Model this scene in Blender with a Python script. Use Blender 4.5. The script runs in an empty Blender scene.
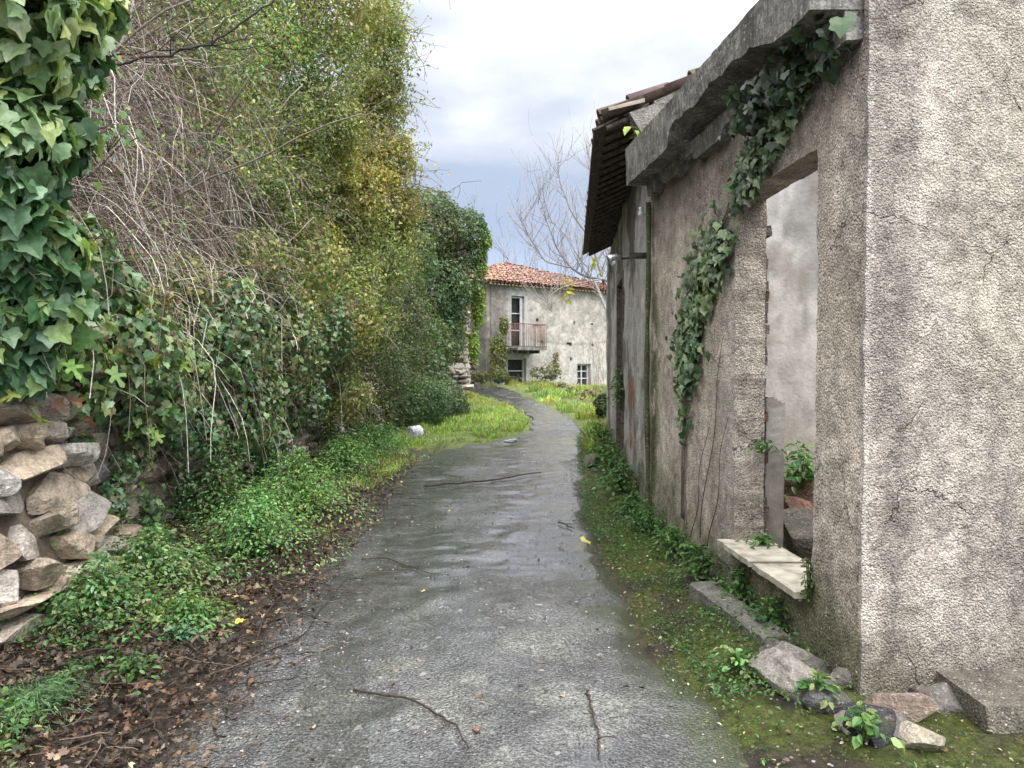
import bpy, math, random
import numpy as np
from mathutils import Vector
R = np.random.default_rng(7)
random.seed(7)
SC = bpy.context.scene
COL = SC.collection
F, HZ, CH = 740.0, 365.0, 1.55

# ------------------------------------------------------------------ helpers
def at(px, py, Y):
    """world point seen in direction (px,py) at depth Y (used to read measures off the photograph)"""
    return np.array([(px - 512) / F * Y, Y, CH + (HZ - py) / F * Y])

def _h(ix, iy, iz):
    n = (ix * 374761393 + iy * 668265263 + iz * 2147483647 + 12345) & 0xFFFFFFFF
    n = ((n ^ (n >> 13)) * 1274126177) & 0xFFFFFFFF
    n = ((n ^ (n >> 15)) * 2246822519) & 0xFFFFFFFF
    return ((n ^ (n >> 16)) & 0xFFFFFF) / float(0xFFFFFF)

def vn(P):
    P = np.asarray(P, float)
    i = np.floor(P).astype(np.int64); f = P - i; u = f * f * (3 - 2 * f)
    r = 0
    for a in (0, 1):
        for b in (0, 1):
            for c in (0, 1):
                w = (u[..., 0] if a else 1 - u[..., 0]) * (u[..., 1] if b else 1 - u[..., 1]) * (u[..., 2] if c else 1 - u[..., 2])
                r = r + w * _h(i[..., 0] + a, i[..., 1] + b, i[..., 2] + c)
    return r

def fbm(P, s=1.0, o=4, seed=0):
    P = np.asarray(P, float) * s + seed * 17.31
    v = 0; a = .5; t = 0
    for _ in range(o):
        v = v + a * vn(P); t += a; P = P * 2.03 + 5.7; a *= .5
    return v / t

def ss(a, b, x):
    t = np.clip((np.asarray(x, float) - a) / (b - a), 0, 1)
    return t * t * (3 - 2 * t)

def nrm(v):
    v = np.asarray(v, float)
    return v / np.maximum(np.linalg.norm(v, axis=-1, keepdims=True), 1e-9)

def tag(o, label=None, cat=None, group=None, kind=None):
    if label: o['label'] = label
    if cat: o['category'] = cat
    if group: o['group'] = group
    if kind: o['kind'] = kind
    return o

def thing(name, loc, label, cat, group=None):
    o = bpy.data.objects.new(name, None); COL.objects.link(o)
    o.location = [float(c) for c in loc]; o.empty_display_size = .1
    return tag(o, label, cat, group)

def rootloc(p):
    L = np.zeros(3)
    while p is not None:
        L += np.array(p.location); p = p.parent
    return L

def mk(name, V, faces, mat, parent=None, smooth=True, col=None, attrs=None, origin=None):
    """one mesh object from numpy arrays; faces = list of (m,k) index arrays or (arr, smooth)"""
    V = np.asarray(V, float)
    me = bpy.data.meshes.new(name)
    L = rootloc(parent)
    o = bpy.data.objects.new(name, me)
    if origin is not None:
        o.location = [float(a) for a in (np.asarray(origin) - L)]; L = np.asarray(origin, float)
    me.vertices.add(len(V)); me.vertices.foreach_set('co', (V - L).astype(np.float32).ravel())
    fl = []; sm = []
    for f in faces:
        s = smooth
        if isinstance(f, tuple): f, s = f
        f = np.asarray(f, np.int32)
        if len(f): fl.append(f); sm.append(np.full(len(f), s, bool))
    nl = sum(f.size for f in fl); npoly = sum(len(f) for f in fl)
    me.loops.add(nl); me.loops.foreach_set('vertex_index', np.concatenate([f.ravel() for f in fl]))
    cnt = np.concatenate([np.full(len(f), f.shape[1], np.int32) for f in fl])
    st = np.concatenate([[0], np.cumsum(cnt)[:-1]]).astype(np.int32)
    me.polygons.add(npoly); me.polygons.foreach_set('loop_start', st)
    me.polygons.foreach_set('use_smooth', np.concatenate(sm))
    me.update(calc_edges=True)
    if col is not None:
        c = np.ones((len(V), 4), np.float32); c[:, :3] = col
        a = me.color_attributes.new('col', 'FLOAT_COLOR', 'POINT'); a.data.foreach_set('color', c.ravel())
    for k, v in (attrs or {}).items():
        a = me.attributes.new(k, 'FLOAT', 'POINT'); a.data.foreach_set('value', np.asarray(v, np.float32))
    me.validate()
    if mat: me.materials.append(mat)
    COL.objects.link(o)
    if parent: o.parent = parent
    return o

class MB:
    """collects shapes into one mesh"""
    def __init__(s): s.V = []; s.F = []; s.C = []; s.n = 0
    def add(s, V, faces, col=(1, 1, 1), smooth=False):
        V = np.asarray(V, float)
        for f in faces:
            f = np.asarray(f, np.int32)
            s.F.append((f + s.n, smooth))
        s.V.append(V); c = np.empty((len(V), 3)); c[:] = col; s.C.append(c); s.n += len(V)
    def box(s, c, d, rz=0, tilt=(0, 0), col=(1, 1, 1), jit=0):
        c = np.array(c, float); h = np.array(d, float) / 2
        V = np.array([[x, y, z] for x in (-1, 1) for y in (-1, 1) for z in (-1, 1)], float) * h
        if jit: V += R.uniform(-jit, jit, V.shape)
        ax, ay = tilt
        ca, sa = math.cos(ax), math.sin(ax); V = V @ np.array([[1, 0, 0], [0, ca, sa], [0, -sa, ca]])
        ca, sa = math.cos(ay), math.sin(ay); V = V @ np.array([[ca, 0, -sa], [0, 1, 0], [sa, 0, ca]])
        ca, sa = math.cos(rz), math.sin(rz); V = V @ np.array([[ca, sa, 0], [-sa, ca, 0], [0, 0, 1]])
        s.add(V + c, [[[0, 1, 3, 2], [4, 6, 7, 5], [0, 4, 5, 1], [2, 3, 7, 6], [0, 2, 6, 4], [1, 5, 7, 3]]], col)
    def tube(s, pts, r, k=5, col=(1, 1, 1), caps=True):
        pts = np.asarray(pts, float); n = len(pts)
        r = np.broadcast_to(np.asarray(r, float), (n,)) if np.ndim(r) == 0 else np.asarray(r, float)
        T = nrm(np.gradient(pts, axis=0))
        up = np.array([0.31, .17, .93]) if abs(T[:, 2]).mean() < .8 else np.array([.9, .3, .1])
        A = nrm(np.cross(T, up)); B = np.cross(T, A)
        an = np.arange(k) * 2 * math.pi / k
        V = pts[:, None] + r[:, None, None] * (np.cos(an)[None, :, None] * A[:, None] + np.sin(an)[None, :, None] * B[:, None])
        i = np.arange(n - 1)[:, None] * k; j = np.arange(k)[None]; j2 = (j + 1) % k
        f = np.stack([i + j, i + j2, i + k + j2, i + k + j], -1).reshape(-1, 4)
        s.add(V.reshape(-1, 3), [f], col, True)
        if caps and k >= 3:
            s.F.append((np.array([[s.n - len(V) * k + q for q in range(k)][::-1], [s.n - k + q for q in range(k)]], np.int32), False))
    def build(s, name, mat, parent=None, origin=None):
        return mk(name, np.concatenate(s.V), s.F, mat, parent, col=np.concatenate(s.C), origin=origin)

# ------------------------------------------------------------------ node materials
class G:
    def __init__(s, name, spec=.3):
        s.m = bpy.data.materials.new(name); s.m.use_nodes = True; s.nt = s.m.node_tree
        s.b = s.nt.nodes['Principled BSDF']; s.b.inputs['Specular IOR Level'].default_value = spec
        s.tc = s.nt.nodes.new('ShaderNodeTexCoord').outputs['Object']
    def put(s, sock, v):
        if hasattr(v, 'links'): s.nt.links.new(v, sock)
        elif v is not None:
            try: sock.default_value = v
            except Exception: sock.default_value = (*v, 1)
    def mp(s, scale=(1, 1, 1), rot=(0, 0, 0)):
        n = s.nt.nodes.new('ShaderNodeMapping'); s.nt.links.new(s.tc, n.inputs[0])
        n.inputs['Scale'].default_value = scale; n.inputs['Rotation'].default_value = rot
        return n.outputs[0]
    def noise(s, scale, det=4, rough=.55, vec=None, dist=0, out='Fac'):
        n = s.nt.nodes.new('ShaderNodeTexNoise'); s.nt.links.new(vec or s.tc, n.inputs['Vector'])
        n.inputs['Scale'].default_value = scale; n.inputs['Detail'].default_value = det
        n.inputs['Roughness'].default_value = rough; n.inputs['Distortion'].default_value = dist
        return n.outputs[out]
    def vor(s, scale, feat='F1', vec=None, out='Distance', rnd=1):
        n = s.nt.nodes.new('ShaderNodeTexVoronoi'); s.nt.links.new(vec or s.tc, n.inputs['Vector'])
        n.feature = feat; n.inputs['Scale'].default_value = scale; n.inputs['Randomness'].default_value = rnd
        return n.outputs[out]
    def ramp(s, fac, *stops):
        n = s.nt.nodes.new('ShaderNodeValToRGB'); s.nt.links.new(fac, n.inputs[0]); e = n.color_ramp.elements
        while len(e) < len(stops): e.new(.5)
        for k, (p, c) in enumerate(stops):
            e[k].position = p; e[k].color = (*c, 1) if hasattr(c, '__len__') else (c, c, c, 1)
        return n.outputs[0]
    def mix(s, fac, a, b, mode='MIX'):
        n = s.nt.nodes.new('ShaderNodeMix'); n.data_type = 'RGBA'; n.blend_type = mode
        s.put(n.inputs['Factor'], fac)
        for k, v in ((6, a), (7, b)):
            if isinstance(v, (int, float)): v = (v, v, v)
            s.put(n.inputs[k], v)
        return n.outputs[2]
    def math(s, op, a, b=0, c=0):
        n = s.nt.nodes.new('ShaderNodeMath'); n.operation = op
        s.put(n.inputs[0], a); s.put(n.inputs[1], b); s.put(n.inputs[2], c)
        return n.outputs[0]
    def attr(s, name='col', out='Color'):
        n = s.nt.nodes.new('ShaderNodeAttribute'); n.attribute_name = name; return n.outputs[out]
    def bump(s, h, dist, strength=1, prev=None):
        n = s.nt.nodes.new('ShaderNodeBump'); s.put(n.inputs['Height'], h)
        s.put(n.inputs['Distance'], dist); s.put(n.inputs['Strength'], strength)
        if prev: s.nt.links.new(prev, n.inputs['Normal'])
        return n.outputs[0]
    def fin(s, col=None, rough=.8, normal=None, metal=0):
        s.put(s.b.inputs['Base Color'], col); s.put(s.b.inputs['Roughness'], rough)
        if normal: s.nt.links.new(normal, s.b.inputs['Normal'])
        s.b.inputs['Metallic'].default_value = metal
        return s.m

def m_roughcast(name, scale=1.0, depth=.0085, pit=.7, con=1.0):
    g = G(name)
    c = g.attr()
    warp = g.mix(.05, g.tc, g.noise(9 * scale, 3, out='Color'), 'ADD')
    n1 = g.noise(120 * scale, 4, .65); n2 = g.vor(95 * scale, vec=warp); n3 = g.noise(2.3, 5, .6)
    n4 = g.noise(14 * scale, 4, .6)
    c = g.mix(1, c, g.ramp(n1, (.34, 1 - .62 * con), (.5, 1.04), (.66, 1 + .5 * con)), 'MULTIPLY')
    c = g.mix(1, c, g.ramp(n3, (.3, .72), (.7, 1.2)), 'MULTIPLY')
    c = g.mix(1, c, g.ramp(n4, (.32, 1 - .38 * con), (.62, 1.15)), 'MULTIPLY')
    cell = g.vor(120 * scale, out='Color')
    c = g.mix(g.ramp(cell, (.86, 0), (.93, .7 * con)), c, (.58, .54, .5))
    c = g.mix(g.ramp(g.vor(70 * scale, vec=warp, out='Color'), (.8, 0), (.9, .55 * pit)), c, (.07, .06, .06))
    # hair cracks
    w2 = g.mix(.35, g.tc, g.noise(2.2, 5, .7, out='Color'), 'ADD')
    e = g.vor(1.15, 'DISTANCE_TO_EDGE', vec=w2)
    cm = g.math('MULTIPLY', g.ramp(e, (.0, 1), (.0045, 0)), g.ramp(g.noise(1.6, 2), (.53, 0), (.6, 1)))
    c = g.mix(g.math('MULTIPLY', cm, .85), c, (.03, .027, .025))
    h = g.math('ADD', g.math('MULTIPLY', n2, -1.15), g.math('MULTIPLY', n1, 1.1))
    h = g.math('ADD', h, g.math('MULTIPLY', n4, .45))
    h = g.math('SUBTRACT', h, g.math('MULTIPLY', cm, 1.5))
    h = g.math('MULTIPLY', h, g.ramp(g.noise(3.1, 4, .6), (.36, .55), (.62, 1.15)))
    return g.fin(c, .9, g.bump(h, depth, 1))

def m_concrete():
    g = G('weathered_concrete')
    n = g.noise(5, 6, .65); n2 = g.noise(45, 5, .7)
    c = g.ramp(n, (.3, (.07, .065, .06)), (.48, (.17, .16, .15)), (.65, (.30, .285, .26)), (.8, (.4, .38, .35)))
    c = g.mix(1, c, g.ramp(n2, (.3, .45), (.7, 1.4)), 'MULTIPLY')
    c = g.mix(g.ramp(g.noise(28, 4, .6), (.58, 0), (.66, .6)), c, (.55, .54, .5))
    c = g.mix(g.ramp(g.noise(2.4, 4), (.56, 0), (.72, .5)), c, (.09, .1, .05))
    st = g.noise(4, 5, .6, vec=g.mp((6, 6, .5)))
    c = g.mix(g.ramp(st, (.48, 0), (.68, .7)), c, (.05, .048, .045))
    return g.fin(c, .85, g.bump(g.math('ADD', n2, g.math('MULTIPLY', n, 2)), .012))

def m_stone(name='rubble_stone'):
    g = G(name)
    n = g.noise(7, 6, .65, dist=.5); n2 = g.noise(60, 5, .65)
    c = g.mix(1, g.attr(), g.ramp(n, (.28, .45), (.5, .95), (.72, 1.35)), 'MULTIPLY')
    c = g.mix(1, c, g.ramp(n2, (.3, .7), (.7, 1.25)), 'MULTIPLY')
    c = g.mix(g.ramp(g.noise(13, 5, .7), (.55, 0), (.68, .55)), c, (.15, .11, .075))
    c = g.mix(g.ramp(g.noise(4.1, 4), (.57, 0), (.7, .6)), c, (.06, .07, .035))
    c = g.mix(g.ramp(g.noise(19, 6, .75), (.52, 0), (.62, .5)), c, (.08, .065, .045))
    c = g.mix(g.ramp(g.noise(55, 3, .6), (.6, 0), (.68, .5)), c, (.5, .48, .44))
    lay = g.noise(14, 4, .6, vec=g.mp((.5, .5, 3), (.3, .15, 0)))
    h = g.math('ADD', g.math('MULTIPLY', n, 2), g.math('ADD', n2, g.math('MULTIPLY', lay, .7)))
    return g.fin(c, .82, g.bump(h, .018))

def m_leaf(name, trans=.3, rough=.45, spec=.35):
    g = G(name, spec)
    c = g.attr()
    c2 = g.mix(1, c, g.ramp(g.noise(40, 2), (.3, .75), (.7, 1.25)), 'MULTIPLY')
    g.fin(c2, rough)
    t = g.nt.nodes.new('ShaderNodeBsdfTranslucent')
    g.nt.links.new(g.mix(1, c2, (1.5, 1.6, .6), 'MULTIPLY'), t.inputs['Color'])
    x = g.nt.nodes.new('ShaderNodeMixShader'); x.inputs[0].default_value = trans
    g.nt.links.new(g.b.outputs[0], x.inputs[1]); g.nt.links.new(t.outputs[0], x.inputs[2])
    g.nt.links.new(x.outputs[0], g.nt.nodes['Material Output'].inputs['Surface'])
    return g.m

def m_bark(name='bark'):
    g = G(name)
    c = g.mix(1, g.attr(), g.ramp(g.noise(35, 4, .6), (.3, .55), (.7, 1.35)), 'MULTIPLY')
    return g.fin(c, .85, g.bump(g.noise(60, 3), .003))

def m_flat(name, a, b, scale=12, rough=.7, depth=.003, metal=0, spec=.3):
    g = G(name, spec); n = g.noise(scale, 5, .6)
    return g.fin(g.ramp(n, (.35, a), (.65, b)), rough, g.bump(g.noise(scale * 4, 4), depth), metal)

def m_ground():
    g = G('soil_and_litter', .25)
    n = g.noise(22, 6, .7); n2 = g.noise(90, 5, .7)
    c = g.mix(1, g.attr(), g.ramp(n, (.3, .35), (.5, .95), (.72, 1.7)), 'MULTIPLY')
    c = g.mix(1, c, g.ramp(n2, (.3, .5), (.7, 1.5)), 'MULTIPLY')
    return g.fin(c, .75, g.bump(g.math('ADD', n, n2), .02))

def m_road():
    g = G('wet_worn_asphalt', .5)
    wet = g.attr('wet', 'Fac'); moss = g.attr('moss', 'Fac')
    n0 = g.noise(1.7, 5, .65); n1 = g.noise(9, 5, .65); n2 = g.noise(75, 4, .7)
    c = g.mix(1, g.attr(), g.ramp(n1, (.3, .62), (.7, 1.35)), 'MULTIPLY')
    c = g.mix(1, c, g.ramp(n0, (.3, .75), (.7, 1.25)), 'MULTIPLY')
    c = g.mix(1, c, g.ramp(n2, (.36, .22), (.5, .95), (.64, 2.3)), 'MULTIPLY')
    agg = g.vor(90, out='Color'); c = g.mix(g.ramp(agg, (.82, 0), (.92, .5)), c, (.24, .235, .22))
    agg2 = g.vor(34, out='Color'); c = g.mix(g.ramp(agg2, (.9, 0), (.94, .5)), c, (.42, .41, .38))
    c = g.mix(g.math('MULTIPLY', moss, g.ramp(n2, (.35, .5), (.6, 1))), c, (.045, .055, .02))
    c = g.mix(g.math('MULTIPLY', wet, .3), c, (.03, .03, .033)); g.put(g.b.inputs['Coat Weight'], g.math('MULTIPLY', wet, g.ramp(g.noise(26, 5, .7), (.38, .15), (.58, 1.0)))); g.b.inputs['Coat Roughness'].default_value = .24; g.b.inputs['Coat IOR'].default_value = 1.45
    dry = g.math('SUBTRACT', 1, wet); g.put(g.b.inputs['Specular IOR Level'], g.math('ADD', .5, g.math('MULTIPLY', wet, .5)))
    h = g.math('ADD', g.math('MULTIPLY', n2, 1.0), g.math('MULTIPLY', g.vor(75), -1.1))
    h = g.math('ADD', h, g.math('MULTIPLY', n1, 1.2))
    b = g.bump(g.math('MULTIPLY', h, g.math('ADD', .05, g.math('MULTIPLY', dry, .95))), .010)
    r = g.math('ADD', .06, g.math('MULTIPLY', dry, g.ramp(n1, (.35, .16), (.65, .36))))
    g.nt.links.new(g.bump(h, .0022), g.b.inputs['Coat Normal'])
    return g.fin(c, r, b)

def m_tile():
    g = G('terracotta')
    n = g.noise(9, 5, .6); n2 = g.noise(70, 4)
    c = g.mix(1, g.attr(), g.ramp(n, (.3, .6), (.7, 1.3)), 'MULTIPLY')
    c = g.mix(g.ramp(g.noise(3, 5, .7), (.5, 0), (.7, .55)), c, (.14, .13, .1))
    return g.fin(c, .85, g.bump(n2, .004))

MAT = dict(
    cast_side=m_roughcast('stained_render', .8, .008, .6),
    cast=m_roughcast('roughcast_render'), cast_far=m_roughcast('peeling_render', .5, .012, .15, .5),
    concrete=m_concrete(), stone=m_stone(), leaf=m_leaf('leaf'), leaf_gloss=m_leaf('glossy_ivy_leaf', .18, .38, .4),
    litter=m_leaf('dead_leaf', .08, .5, .35), bark=m_bark(), ground=m_ground(), road=m_road(), tile=m_tile(),
    wood=m_flat('old_wood', (.05, .04, .032), (.16, .13, .1), 20, .8, .004),
    metal=m_flat('dull_metal', (.03, .03, .03), (.1, .09, .08), 30, .5, .001, .6),
    zinc=m_flat('zinc', (.35, .35, .36), (.55, .55, .56), 30, .35, .001, .9),
    plaster=m_flat('stained_plaster', (.42, .40, .37), (.66, .64, .62), 2.2, .9, .006),
    marble=m_flat('worn_marble_slab', (.20, .18, .14), (.48, .44, .37), 9, .5, .004),
    rust=m_flat('rusty_paint', (.13, .06, .045), (.27, .15, .12), 25, .7, .001),
    dark=m_flat('dark_void', (.012, .012, .012), (.03, .028, .026), 5, .8),
    glass=m_flat('dusty_glass', (.10, .11, .12), (.2, .22, .24), 8, .2, 0, 0, .5),
    white=m_flat('grey_white_paint', (.4, .41, .42), (.6, .6, .6), 14, .6),
    porcelain=m_flat('porcelain', (.5, .5, .5), (.7, .7, .7), 20, .3, 0),
)

# ------------------------------------------------------------------ terrain
RC = np.array([(-.22, -4, 1.2), (-.2, 2.85, 1.19), (-.35, 4.2, 1.13), (-.45, 6, 1.2), (-.45, 7.9, 1.3), (-.4, 10, 1.4), (-.22, 12.5, 1.4),
               (.5, 14.6, .9), (.98, 16.8, .66), (1.1, 18.6, .6), (.85, 21.2, .55), (.3, 24.3, .6), (-.45, 27.2, .65), (-1.3, 30.2, .8),
               (-3, 33, 1), (-6, 35.2, 1.2), (-10, 36.5, 1.3)], float)
def road_samples(n=420):
    d = np.concatenate([[0], np.cumsum(np.linalg.norm(np.diff(RC[:, :2], axis=0), axis=1))])
    t = np.linspace(0, d[-1], n)
    out = np.stack([np.interp(t, d, RC[:, k]) for k in range(3)], 1)
    k = np.hanning(27); k /= k.sum()
    pad = np.concatenate([out[:1].repeat(13, 0) , out, out[-1:].repeat(13, 0)])
    return np.stack([np.convolve(pad[:, c], k, 'valid') for c in range(3)], 1), t
RS, RT = road_samples()
def road_d(x, y):
    """signed distance-like: <0 inside the road"""
    x = np.asarray(x, float); y = np.asarray(y, float); sh = x.shape
    x = x.ravel(); y = y.ravel(); out = np.empty(len(x))
    S = RS[::3]
    for a in range(0, len(x), 20000):
        D = np.hypot(x[a:a + 20000, None] - S[None, :, 0], y[a:a + 20000, None] - S[None, :, 1]) - S[None, :, 2]
        out[a:a + 20000] = D.min(1)
    return out.reshape(sh)
def base_z(x, y):
    x = np.asarray(x, float); y = np.asarray(y, float)
    z = .04 * np.clip(y - 16, 0, 18) * ss(15, 19, y) * (1 - .5 * ss(.8, 3.5, x) * ss(60, 45, y))
    z = z + .012 * np.clip(y - 34, 0, 400)
    P = np.stack([x, y, x * 0], -1)
    z = z + .035 * (fbm(P, .9, 3) - .5)
    return z
def gz(x, y):
    x = np.asarray(x, float); y = np.asarray(y, float)
    z = base_z(x, y)
    P = np.stack([x, y, x * 0], -1)
    z = z + .13 * ss(-1.7, -3.0, x) * ss(26, 18, y)
    z = z + .06 * ss(.9, 1.35, x) * ss(16, 12, y)
    z = z + .16 * ss(1.6, 3.0, x) * ss(15.5, 19, y) * ss(33, 29, y)
    z = z + .16 * ss(24, 27, y) * ss(-.6, .9, x + (y - 27) * .35) * ss(32, 30, y)
    z = z + .05 * (fbm(P, 3, 3, 2) - .5)
    bk = ss(-3.33, -3.5, x) * ss(20, 17.5, y)
    z = z + bk * (1.25 + 2.7 * ss(-3.5, -5.2, x) + 1.3 * ss(-5.2, -9, x) + .5 * (fbm(P, .7, 4, 5) - .5))
    return z

def ground():
    def ax(a, b, fine0, fine1, f, growth):
        v = list(np.arange(fine0, fine1 + 1e-6, f)); s = f
        while v[-1] < b: s *= growth; v.append(v[-1] + s)
        s = f
        while v[0] > a: s *= growth; v.insert(0, v[0] - s)
        return np.array(v)
    xs = ax(-400, 400, -4.2, 4.2, .06, 1.16); ys = ax(-40, 700, 1.5, 15, .06, 1.06)
    X, Y = np.meshgrid(xs, ys)
    Z = gz(X, Y)
    rd = road_d(X, Y)
    Z = Z - .035 * ss(.03, -.12, rd)
    P = np.stack([X, Y, Z], -1)
    near = ss(25, 15, Y)
    Z = Z + near * .03 * (fbm(P, 14, 3, 1) - .5) * ss(0, .2, rd)
    V = np.stack([X, Y, Z], -1).reshape(-1, 3)
    ny, nx = X.shape
    i = (np.arange(ny - 1)[:, None] * nx + np.arange(nx - 1)[None]).ravel()
    f = np.stack([i, i + 1, i + nx + 1, i + nx], 1)
    x, y = V[:, 0], V[:, 1]
    soil = np.array([.050, .039, .031]); moss = np.array([.075, .09, .022]); grass = np.array([.12, .16, .05]); dry = np.array([.11, .09, .05])
    n = fbm(V, 1.3, 4, 3)[:, None]; n5 = fbm(V, 5, 3, 9)[:, None]
    c = soil * (.6 + .9 * n)
    mr = (ss(.6, .95, x) * ss(17, 12, y))[:, None] * ss(.3, .5, n5)
    c = c * (1 - mr) + moss * (.7 + .8 * n) * mr
    gm = (ss(12.5, 14.5, y) * ss(-3.2, -2.2, x + 0 * y))[:, None]
    gm = np.maximum(gm, ss(26, 32, y)[:, None])
    c = c * (1 - gm) + (grass * n5 * 1.5 + dry * (1 - n5) * .5) * gm
    o = mk('ground', V, [f], MAT['ground'], col=c); tag(o, kind='structure')

    # road sheet
    na = 46
    t = np.linspace(-1, 1, na)
    T = nrm(np.gradient(RS[:, :2], axis=0)); Nn = np.stack([T[:, 1], -T[:, 0]], 1)
    # densify along
    M = 1300
    idx = np.linspace(0, len(RS) - 1, M) ** 1.0
    C = np.stack([np.interp(idx, np.arange(len(RS)), RS[:, k]) for k in range(3)], 1)
    N2 = nrm(np.stack([np.interp(idx, np.arange(len(RS)), Nn[:, k]) for k in range(2)], 1))
    el = .30 * (fbm(np.stack([C[:, 1] * 1.7, C[:, 0], C[:, 0] * 0 + 3], 1), 1, 5) - .5) * 1.6
    er = .30 * (fbm(np.stack([C[:, 1] * 1.7, C[:, 0], C[:, 0] * 0 + 9], 1), 1, 5) - .5) * 1.6
    w = C[:, 2][:, None] + np.where(t[None] < 0, el[:, None], er[:, None]) * abs(t)[None]
    XY = C[:, None, :2] + N2[:, None] * (t[None] * w)[..., None]
    X, Y = XY[..., 0], XY[..., 1]
    edge = np.abs(t)[None]
    Z = gz(X, Y) + .012 - .04 * ss(.9, 1.0, edge)
    PP = np.stack([X, Y, X * 0], -1)
    u = t[None] * np.ones_like(X)
    # wheel-worn dips hold the water
    low = np.exp(-((u - .52) / .34) ** 2) * ss(4.6, 6.2, Y) * ss(19, 11, Y) + .5 * np.exp(-((u + .35) / .3) ** 2) * ss(5, 8, Y)
    Z = Z - .008 * low + .006 * (fbm(PP, 5, 2, 8) - .5) * (1 - .6 * np.clip(low, 0, 1))
    pn = fbm(PP * np.array([2.0, .9, 1]), 1, 5, 21)
    wet = np.clip(ss(.40, .52, pn + .40 * low - .06), 0, 1)
    wet = np.maximum(wet, .28 + .4 * ss(.4, .6, fbm(PP, 3, 3, 4)))
    pale = ss(.56, .68, fbm(PP, 2.6, 5, 31)) * ss(5.2, 3.6, Y) 
    V = np.stack([X, Y, Z], -1).reshape(-1, 3)
    c = np.array([.066, .066, .068]) * (.75 + .6 * fbm(PP, 1.1, 4, 6))[..., None]
    c = c * (1 - pale[..., None] * .6) + np.array([.17, .17, .15]) * pale[..., None] * .6
    dirt = ss(.72, 1.0, edge + .35 * (fbm(PP, 2.2, 4, 13) - .5))[..., None] * np.where(u < 0, 1., .5)[..., None]
    c = c * (1 - dirt * .6) + np.array([.045, .036, .030]) * dirt * .6
    moss = (ss(.62, .95, u + .35 * (fbm(PP, 3, 4, 17) - .5)) * ss(9, 6, Y) * .9)
    moss = np.maximum(moss, ss(.75, 1, edge + .4 * (fbm(PP, 2, 3, 19) - .5)) * ss(12, 14, Y) * .8)
    nn = na
    i = (np.arange(M - 1)[:, None] * nn + np.arange(nn - 1)[None]).ravel()
    f = np.stack([i, i + 1, i + nn + 1, i + nn], 1)
    o = mk('road', V, [f], MAT['road'], col=c.reshape(-1, 3), attrs={'wet': wet.ravel(), 'moss': moss.ravel()}); tag(o, kind='structure')
ground()

# far hill
def hill():
    xs = np.linspace(-160, 200, 200); ys = np.linspace(75, 260, 90)
    X, Y = np.meshgrid(xs, ys)
    P = np.stack([X, Y, X * 0], -1)
    Z = 17.5 * ss(72, 135, Y) * (1 - .45 * ss(-25, 60, X)) * (.75 + .5 * fbm(P, .02, 3)) + 2.4 * (fbm(P, .16, 4, 3) - .5) * ss(72, 90, Y) - .5
    V = np.stack([X, Y, Z], -1).reshape(-1, 3); nx = len(xs)
    i = (np.arange(len(ys) - 1)[:, None] * nx + np.arange(nx - 1)[None]).ravel()
    c = np.array([.10, .095, .05]) * (.6 + .8 * fbm(V, .3, 3, 2))[:, None]
    tag(mk('hill', V, [np.stack([i, i + 1, i + nx + 1, i + nx], 1)], MAT['ground'], col=c), kind='structure')
hill()

# ------------------------------------------------------------------ leaves
def T_outline(pts, cz=.02, cy=.35, fold=.25, curl=.15):
    p = np.array(pts, float)
    V = np.concatenate([[[0, cy, 0]], np.column_stack([p, np.zeros(len(p))])])
    V[:, 2] = fold * np.abs(V[:, 0]) - curl * V[:, 1] ** 2
    n = len(p); f = [[0, 1 + k, 1 + (k + 1) % n] for k in range(n)]
    return V, [np.array(f)]
def mir(r): return r + [(-x, y) for x, y in r[::-1] if x > 1e-6]
IVY = T_outline(mir([(0, .02), (.2, -.1), (.44, -.04), (.5, .1), (.43, .27), (.5, .46), (.4, .56), (.24, .62), (.1, .86), (0, .98)]), fold=.22, curl=.22)
FIG = T_outline(mir([(0, 0), (.2, -.12), (.48, .0), (.3, .22), (.22, .3), (.62, .48), (.55, .66), (.16, .5), (.12, .6), (.2, .92), (0, 1.05)]), fold=.15, curl=.25)
MAPLE = T_outline(mir([(0, 0), (.3, -.05), (.48, .25), (.26, .36), (.3, .75), (.1, .62), (0, 1)]), fold=.3, curl=.3)
OVAL = (np.array([[0, 0, 0], [.27, .3, .08], [.22, .68, .05], [0, 1, -.12], [-.22, .68, .05], [-.27, .3, .08], ]), [np.array([[0, 1, 2, 3], [0, 3, 4, 5]])])
DIA = (np.array([[0, 0, 0], [.3, .45, .1], [0, 1, -.08], [-.3, .45, .1]]), [np.array([[0, 1, 2], [0, 2, 3]])])
BLADE = (np.array([[-.05, 0, 0], [.05, 0, 0], [.03, .6, .03], [0, 1, .16], [-.03, .6, .03]]), [np.array([[0, 1, 2, 4]]), np.array([[4, 2, 3]])])

def pal(n, cols, w=None, var=.3):
    cols = np.array(cols, float); k = R.choice(len(cols), n, p=None if w is None else np.array(w) / sum(w))
    return np.clip(cols[k] * R.uniform(1 - var, 1 + var, (n, 1)) * R.uniform(.93, 1.07, (n, 3)), 0, 1)

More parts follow.
